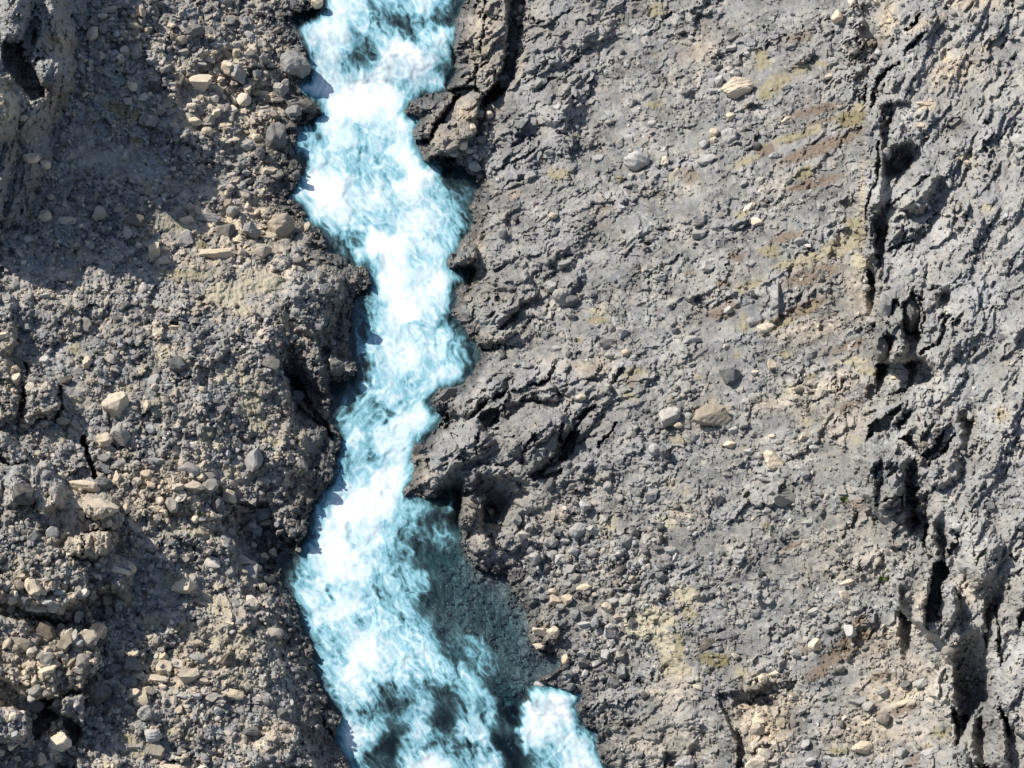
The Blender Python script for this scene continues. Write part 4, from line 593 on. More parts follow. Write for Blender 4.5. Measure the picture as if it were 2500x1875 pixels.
def rock_shader(nt, out, tone, warm, moss=None, mtint=None, soil=None, wet=None, bump=0):
    nz = noise_tex(nt, 3.2, 6, .65); nz2 = noise_tex(nt, .35, 3, .6); nz3 = noise_tex(nt, 14, 3, .7)
    base = mixc(nt, math_(nt, 'MULTIPLY_ADD', nz2, 2.2, -.6, True), COOL, GREY)
    base = mixc(nt, math_(nt, 'MULTIPLY', warm, .85, None, True), base, TANC)
    k = math_(nt, 'MULTIPLY_ADD', nz, .9, .55)
    k = math_(nt, 'ADD', k, tone)
    k = math_(nt, 'ADD', k, math_(nt, 'MULTIPLY_ADD', nz3, .7, -.35))
    k = math_(nt, 'MAXIMUM', k, .22)
    comb = nt.nodes.new('ShaderNodeCombineXYZ')
    for i in range(3): nt.links.new(k, comb.inputs[i])
    base = mixc(nt, 1.0, base, comb.outputs[0], 'MULTIPLY')
    lich = math_(nt, 'MULTIPLY', math_(nt, 'GREATER_THAN', nz3, .66), .35)
    base = mixc(nt, lich, base, (.46, .43, .36))
    rough = .9
    if soil is not None:
        base = mixc(nt, math_(nt, 'MULTIPLY', soil, .85), base, mixc(nt, nz, (.10, .072, .052), (.20, .15, .105)))
    if moss is not None:
        mc = mixc(nt, mtint, (.43, .385, .30), (.165, .142, .07))
        mc = mixc(nt, 1.0, mc, mixc(nt, nz, (.55, .55, .5), (1.25, 1.25, 1.2)), 'MULTIPLY')
        base = mixc(nt, moss, base, mc)
    b = N(nt, 'ShaderNodeBsdfPrincipled')
    if wet is not None:
        base = mixc(nt, math_(nt, 'MULTIPLY', wet, .70), base, (.035, .036, .036))
        nt.links.new(math_(nt, 'MULTIPLY_ADD', wet, -.5, .92), b.inputs['Roughness'])
    else: b.inputs['Roughness'].default_value = .92
    b.inputs['Specular IOR Level'].default_value = .3
    if bump:
        bn = N(nt, 'ShaderNodeBump', Strength=bump, Distance=.12)
        nt.links.new(noise_tex(nt, 5.5, 6, .7), bn.inputs['Height']); nt.links.new(bn.outputs[0], b.inputs['Normal'])
    nt.links.new(base, b.inputs['Base Color'])
    nt.links.new(b.outputs[0], out.inputs['Surface'])
def attr(nt, name):
    a = nt.nodes.new('ShaderNodeAttribute'); a.attribute_name = name; return a.outputs['Fac']
mat_ground, nt, out = new_mat('weathered_rock_ground')
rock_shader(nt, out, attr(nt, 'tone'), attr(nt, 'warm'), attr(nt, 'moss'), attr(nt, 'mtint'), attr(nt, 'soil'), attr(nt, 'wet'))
mat_stone, nt, out = new_mat('loose_stone')
rock_shader(nt, out, attr(nt, 'tone'), attr(nt, 'warm'), wet=attr(nt, 'wet'))
BMAT = {}
for c, (tn, wm, we) in dict(t=(.26, 1.0, 0), p=(.52, .85, 0), g=(.16, .12, 0), d=(-.45, .05, 0), l=(.56, .1, 0), b=(-.05, .75, .2), r=(.36, .78, 0), y=(.8, .72, 0), k=(-.4, .3, .6)).items():
    m, nt, out = new_mat('boulder_rock_' + c)
    va = nt.nodes.new('ShaderNodeValue'); va.outputs[0].default_value = tn + .12
    oi = nt.nodes.new('ShaderNodeObjectInfo')
    tone = math_(nt, 'ADD', va.outputs[0], math_(nt, 'MULTIPLY_ADD', oi.outputs['Random'], .3, -.15))
    vb = nt.nodes.new('ShaderNodeValue'); vb.outputs[0].default_value = wm
    vc = nt.nodes.new('ShaderNodeValue'); vc.outputs[0].default_value = we
    rock_shader(nt, out, tone, vb.outputs[0], wet=vc.outputs[0], bump=.38)
    BMAT[c] = m
# water
mat_water, nt, out = new_mat('rapids_water')
fo = attr(nt, 'foam')
nz = noise_tex(nt, 5.5, 5, .7)
f2 = math_(nt, 'ADD', fo, math_(nt, 'MULTIPLY_ADD', nz, .07, -.035), None, True)
cr = nt.nodes.new('ShaderNodeValToRGB'); nt.links.new(f2, cr.inputs[0])
el = cr.color_ramp.elements
el[0].position = 0; el[0].color = (.085, .13, .14, 1)
el[1].position = 1; el[1].color = (.88, .90, .91, 1)
for p, c in ((.20, (.095, .19, .22, 1)), (.34, (.13, .31, .37, 1)), (.50, (.235, .44, .51, 1)), (.68, (.45, .585, .63, 1)), (.84, (.58, .69, .72, 1))):
    e = el.new(p); e.color = c
dif = N(nt, 'ShaderNodeBsdfPrincipled', Roughness=.45)
dif.inputs['IOR'].default_value = 1.33
nt.links.new(cr.outputs[0], dif.inputs['Base Color'])
tr = N(nt, 'ShaderNodeBsdfTransparent'); tr.inputs['Color'].default_value = (.74, .86, .87, 1)
gl = N(nt, 'ShaderNodeBsdfGlossy', Roughness=.08); gl.inputs['Color'].default_value = (1, 1, 1, 1)
nt.links.new(mixc(nt, attr(nt, 'depth'), (.95, .98, .99), (.34, .60, .68)), tr.inputs['Color'])
lw = N(nt, 'ShaderNodeLayerWeight', Blend=.5)
frv = math_(nt, 'MULTIPLY_ADD', math_(nt, 'POWER', lw.outputs['Facing'], 5.0), .9, .03)
ms = nt.nodes.new('ShaderNodeMixShader'); nt.links.new(frv, ms.inputs[0]); nt.links.new(tr.outputs[0], ms.inputs[1]); nt.links.new(gl.outputs[0], ms.inputs[2])
ms2 = nt.nodes.new('ShaderNodeMixShader')
op = nt.nodes.new('ShaderNodeMapRange'); op.interpolation_type = 'SMOOTHSTEP'
nt.links.new(f2, op.inputs[0]); op.inputs[1].default_value = .03; op.inputs[2].default_value = .46
nt.links.new(op.outputs[0], ms2.inputs[0]); nt.links.new(ms.outputs[0], ms2.inputs[1]); nt.links.new(dif.outputs[0], ms2.inputs[2])
nt.links.new(ms2.outputs[0], out.inputs['Surface'])

# ------------------------------------------------------------------ mesh helpers
COL = scene.collection
def build_mesh(name, V, faces, attrs=None, mat=None, smooth=False, k=4):
    me = bpy.data.meshes.new(name)
    me.vertices.add(len(V)); me.vertices.foreach_set('co', np.asarray(V, np.float32).ravel())
    F = np.asarray(faces, np.int32)
    me.loops.add(F.size); me.loops.foreach_set('vertex_index', F.ravel())
    me.polygons.add(len(F)); me.polygons.foreach_set('loop_start', np.arange(0, F.size, F.shape[1], dtype=np.int32))
    me.polygons.foreach_set('use_smooth', np.full(len(F), smooth, dtype=bool))
    me.update(calc_edges=True)
    for an, av in (attrs or {}).items():
        a = me.attributes.new(an, 'FLOAT', 'POINT'); a.data.foreach_set('value', np.asarray(av, np.float32).ravel())
    if mat: me.materials.append(mat)
    return me
def put(name, me, label=None, cat=None, kind=None, group=None, loc=None):
    o = bpy.data.objects.new(name, me); COL.objects.link(o)
    if label: o['label'] = label
    if cat: o['category'] = cat
    if kind: o['kind'] = kind
    if group: o['group'] = group
    if loc is not None: o.location = loc
    return o
def grid_faces(nx, ny):
    i = np.arange(nx * ny).reshape(ny, nx)
    return np.stack([i[:-1, :-1], i[1:, :-1], i[1:, 1:], i[:-1, 1:]], -1).reshape(-1, 4)

# ------------------------------------------------------------------ build the ground
STEP = 3.3
gx = np.arange(-130, 2631, STEP); gy = np.arange(-120, 2001, STEP)
GX, GY = np.meshgrid(gx, gy)
H, A = ground(GX, GY)
P = ray_point(GX, GY, H)
nx, ny = len(gx), len(gy)
FQ = grid_faces(nx, ny)
ctr = FQ[:, 0]
XC, YC = GX.ravel()[ctr], GY.ravel()[ctr]
ids = np.zeros(len(FQ), int)
names = {0: ('bank_left', 'rubble bank sloping from the left cliff down to the rapids', 'structure', 'bank'), 1: ('hillside', 'gravel hillside rising from the river to the right cliff', 'structure', 'hillside'),
         2: ('riverbed', 'dark rocky bed seen through the clear water of the river', 'structure', 'riverbed'), 3: ('cliff_left', 'shaded cliff bulging along the upper left edge', 'structure', 'cliff'),
         4: ('cliff_right', 'grey cliff with dark hollows along the right side', 'structure', 'cliff'), 5: ('bedrock_outcrop', 'smooth brown bedrock blocks split by a crack beside the upper rapids', 'structure', 'bedrock'),
         6: ('bedrock_slope', 'grey sloping bedrock slab right of the stone-filled crack', 'structure', 'bedrock'), 7: ('bedrock_outcrop', 'lumpy grey bedrock with deep black hollows in the middle right of the river', 'structure', 'bedrock'),
         8: ('moss', 'cream and olive moss growing in patches over the rocks', 'stuff', 'moss'), 9: ('rock_ridge', 'blocky sunlit rock ridge on the lower left casting a dark shadow', 'structure', 'ridge'), 10: ('bedrock_outcrop', 'worn bedrock shelf beside the small white fall at the bottom', 'structure', 'bedrock')}
Aw = A
WXc = XC; WYc = YC
ids[XC > np.interp(YC, [0, 400, 900, 1300, 1900], [950, 860, 920, 850, 1150])] = 1
def inside(p): return sdf(p, XC, YC, 5) < 0
ids[inside(BEDROCK[0][0])] = 5
ids[inside(BEDROCK[1][0])] = 6
ids[inside(BEDROCK[4][0])] = 7
ids[inside(BEDROCK[10][0])] = 10
ids[inside(RAISE[0][0])] = 3
ids[inside(RAISE[6][0]) | inside(RAISE[7][0])] = 9
ids[inside(BEDROCK[11][0])] = 4
ids[(XC > 2600) & (ids == 1)] = 4
ids[A['inriver'].ravel()[ctr]] = 2
ids[(A['moss'].ravel()[ctr] > .6) & (ids != 2)] = 8
PV = P.reshape(-1, 3)
for k, (nm, lb, kd, ct) in names.items():
    f = FQ[ids == k]
    if not len(f): continue
    used, inv = np.unique(f, return_inverse=True)
    at = {n_: A[n_].ravel()[used] for n_ in ('tone', 'warm', 'moss', 'mtint', 'soil', 'wet')}
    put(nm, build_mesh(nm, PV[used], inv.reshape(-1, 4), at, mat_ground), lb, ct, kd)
# coarser land beyond the surveyed part
oxs = np.concatenate([np.arange(-1880, -1000, 40), np.arange(-1000, 3500, 11.0), np.arange(3500, 4380, 40)])
oys = np.concatenate([np.arange(-1480, -900, 40), np.arange(-900, 2800, 11.0), np.arange(2800, 3280, 40)])
OX, OY = np.meshgrid(oxs, oys)
OH, OA = ground(OX, OY, False)
inner = (OX > -126) & (OX < 2626) & (OY > -116) & (OY < 1996)
OH = np.where(inner, OH - .35, OH)
f = grid_faces(len(oxs), len(oys))
deep = ((OX > -116) & (OX < 2616) & (OY > -106) & (OY < 1986)).ravel()
f = f[~deep[f].any(1)]
used, inv = np.unique(f, return_inverse=True)
put('hills', build_mesh('hills', ray_point(OX, OY, OH).reshape(-1, 3)[used], inv.reshape(-1, 4), {n_: OA[n_].ravel()[used] for n_ in ('tone', 'warm', 'moss', 'mtint', 'soil', 'wet')}, mat_ground, True), 'rocky slopes of the gorge continuing beyond the rapids', 'hills', 'structure')

# ------------------------------------------------------------------ the river
def foam_field(X, Y):
    num = np.zeros(X.shape); den = np.full(X.shape, 1e-9)
    for px, py, w in wp:
        g = np.exp(-((X - px) ** 2 + (Y - py) ** 2) / (2 * 15.0 ** 2)) + 2e-3 * np.exp(-((X - px) ** 2 + (Y - py) ** 2) / (2 * 50.0 ** 2))
        num += g * w; den += g
    return num / den
up_foam = coarse_eval(foam_field, 600, 1620, -120, 1960, 7)
wstep = 3.0
wx = np.arange(620, 1700, wstep); wy = np.concatenate([np.arange(-740, -170, 9.0), np.arange(-170, 2040, wstep), np.arange(2040, 2740, 9.0)])
WX_, WY_ = np.meshgrid(wx, wy)
m_x, m_y = WX_ * MPP, WY_ * MPP
flow = np.interp(WY_, [0, 300, 520, 700, 900, 1000, 1150, 1300, 1500, 1900], [70, 85, 60, 80, 95, 115, 122, 105, 70, 60])
fa = np.radians(flow)
w1 = fbm(m_x / 1.3, m_y / 1.3, 3, 80); w2 = fbm(m_x / 1.3, m_y / 1.3, 3, 84)
cl = np.interp(WY_, [-150, 0, 150, 300, 420, 500, 600, 700, 830, 930, 990, 1060, 1140, 1230, 1330, 1440, 1560, 1700, 1875, 2040], [830, 850, 900, 860, 850, 890, 950, 960, 965, 985, 950, 880, 820, 785, 790, 820, 880, 960, 1050, 1120])
k_ = np.ones(25) / 25; cl = np.repeat(np.convolve(np.pad(cl[:, 0], 12, 'edge'), k_, 'valid')[:, None], cl.shape[1], 1)
al = m_y; ac = m_x - cl * MPP
w3 = fbm(m_x / .5, m_y / .7, 2, 161); w4 = fbm(m_x / .5, m_y / .7, 2, 165)
F0 = up_foam(np.clip(WX_ + 18 * w1 + 9 * w3, 0, 1520), np.clip(WY_ + 22 * w2 + 14 * w4, -8, 1868))
qx = m_x + .9 * w1; qy = m_y + .9 * w2
curl = fbm(ac / .95 + .9 * w2, al / 2.5 + .8 * w1, 5, 88, .60, True)        # webs of foam
def thin(u, v, k): return np.clip(1 - 3.2 * np.abs(perlin(u, v, k)), 0, 1) ** 2
web = thin(qx / 1.0 + 1.2 * w2, qy / 1.3 + 1.2 * w1, 141) + .8 * thin(ac / .40 + 1.3 * w1, al / 1.7 + 1.0 * w2, 143) + .3 * thin(ac / .22 + 1.6 * w2, al / .9 + 1.2 * w1, 145)
streak = fbm((ac + .45 * w1) / .40, (al + .6 * w2) / 2.6, 3, 92, .5, True)
fine_ = fbm(m_x / .22, m_y / .22, 3, 96, .7)
mid = np.maximum(np.clip(1 - np.abs(F0 - .45) / .55, 0, 1), .52 * SM(F0, .5, .8))
FO = F0 * .96 + .20 * (web - .30) * np.clip(mid * 1.2, .12, 1) * np.clip(F0 * 7 - .5, .04, 1) + (curl - .42) * (.05 + .34 * mid) * np.clip(F0 * 5 - .3, .03, 1) + (streak - .40) * (.05 + .10 * mid) * np.clip(F0 * 5, .08, 1)
RS0 = river_sd(WX_ + 9 * w1, WY_ + 9 * w2)
FO = FO * (.30 + .70 * SM(-RS0 + 12 * (streak - .3), -2, 34))
FO = np.clip(FO, 0, 1.1)
hw = water_h(WY_)
bill = fbm(m_x / 2.2 + .5 * w1, m_y / 1.8 + .5 * w2, 3, 101, .45, True) - .2
wav = .09 * bill * np.clip(F0 * 1.5, .12, 1) + .010 * fbm(m_x / .5 + 1.2 * w1, m_y / .6 + 1.2 * w2, 2, 109)
# water tumbling over ledges
for pts, drop in ((T('P', (200, 262), (540, 268)), .12), (T('P', (1310, 318), (1480, 312)), .12), (T('P', (620, 640), (880, 650)), .1), (T('S', (1680, 890), (1940, 870)), .15)):
    d = linedist(pts, WX_, WY_, 60)
    wav = wav + drop * np.exp(-(d / 22) ** 2)
WH = hw + wav + .04
rs = river_sd(WX_, WY_)
# water climbs its banks a little and thins out there
fw = grid_faces(len(wx), len(wy))
keep = (rs.ravel() < 16)[fw].all(1)
WHt = np.where(rs > 0, np.minimum(WH, hw + .12), WH)
used, inv = np.unique(fw[keep], return_inverse=True)
HB, _ = ground(WX_, WY_, False)
DEP = np.clip((WHt - HB) / .75, 0, 1)
put('river', build_mesh('river', ray_point(WX_, WY_, WHt).reshape(-1, 3)[used], inv.reshape(-1, 4), {'foam': FO.ravel()[used], 'depth': DEP.ravel()[used]}, mat_water, True), 'turquoise river of white foaming rapids running down the gorge', 'river', 'structure')

# ------------------------------------------------------------------ height lookup
def h_at(x, y, r=0):
    ix = int(np.clip((x - gx[0]) / STEP, 0, nx - 1)); iy = int(np.clip((y - gy[0]) / STEP, 0, ny - 1))
    if r <= 0: return float(H[iy, ix])
    k = max(1, int(r / STEP)); s = H[max(0, iy - k):iy + k + 1, max(0, ix - k):ix + k + 1]
    return float(np.median(s))

# ------------------------------------------------------------------ rocks
def ico(sub):
    t = (1 + 5 ** .5) / 2
    v = [(-1, t, 0), (1, t, 0), (-1, -t, 0), (1, -t, 0), (0, -1, t), (0, 1, t), (0, -1, -t), (0, 1, -t), (t, 0, -1), (t, 0, 1), (-t, 0, -1), (-t, 0, 1)]
    f = [(0, 11, 5), (0, 5, 1), (0, 1, 7), (0, 7, 10), (0, 10, 11), (1, 5, 9), (5, 11, 4), (11, 10, 2), (10, 7, 6), (7, 1, 8), (3, 9, 4), (3, 4, 2), (3, 2, 6), (3, 6, 8), (3, 8, 9), (4, 9, 5), (2, 4, 11), (6, 2, 10), (8, 6, 7), (9, 8, 1)]
    v = [np.array(p) / np.linalg.norm(p) for p in v]
    for _ in range(sub):
        nf = []; cache = {}
        def mid_(a, b):
            k = (min(a, b), max(a, b))
            if k not in cache:
                m = v[a] + v[b]; v.append(m / np.linalg.norm(m)); cache[k] = len(v) - 1
            return cache[k]
        for a, b, c in f:
            ab, bc, ca = mid_(a, b), mid_(b, c), mid_(c, a)
            nf += [(a, ab, ca), (b, bc, ab), (c, ca, bc), (ab, bc, ca)]
        f = nf
    return np.array(v), np.array(f)
ICO = [ico(0), ico(1), ico(2), ico(3)]
def rock_verts(sub, rng, cuts=9, deep=.62, rough=.05, round_=0.0):
    v, f = ICO[sub]; v = v.copy()
    n = rng.normal(size=(cuts, 3)); n[::2, 2] *= .25; n[1] = (rng.normal() * .25, rng.normal() * .25, 1); n /= np.linalg.norm(n, axis=1)[:, None]
    for q in n:
        d = rng.uniform(deep, .92)
        e = v @ q - d
        v -= np.outer(np.maximum(e, 0) * (1 - round_), q)
    if rough:
        for s_, a_ in ((1.8, rough * 1.6), (4.5, rough), (9, rough * .5)):
            ph = rng.uniform(0, 6.28, 3)
            nn = np.sin(v @ rng.normal(size=3) * s_ + ph[0]) * np.sin(v @ rng.normal(size=3) * s_ + ph[1]) + .5 * np.sin(v @ rng.normal(size=3) * s_ * 1.7 + ph[2])
            v *= (1 + a_ * nn)[:, None]
    ext = np.abs(v).max(0)
    return v / ext, f

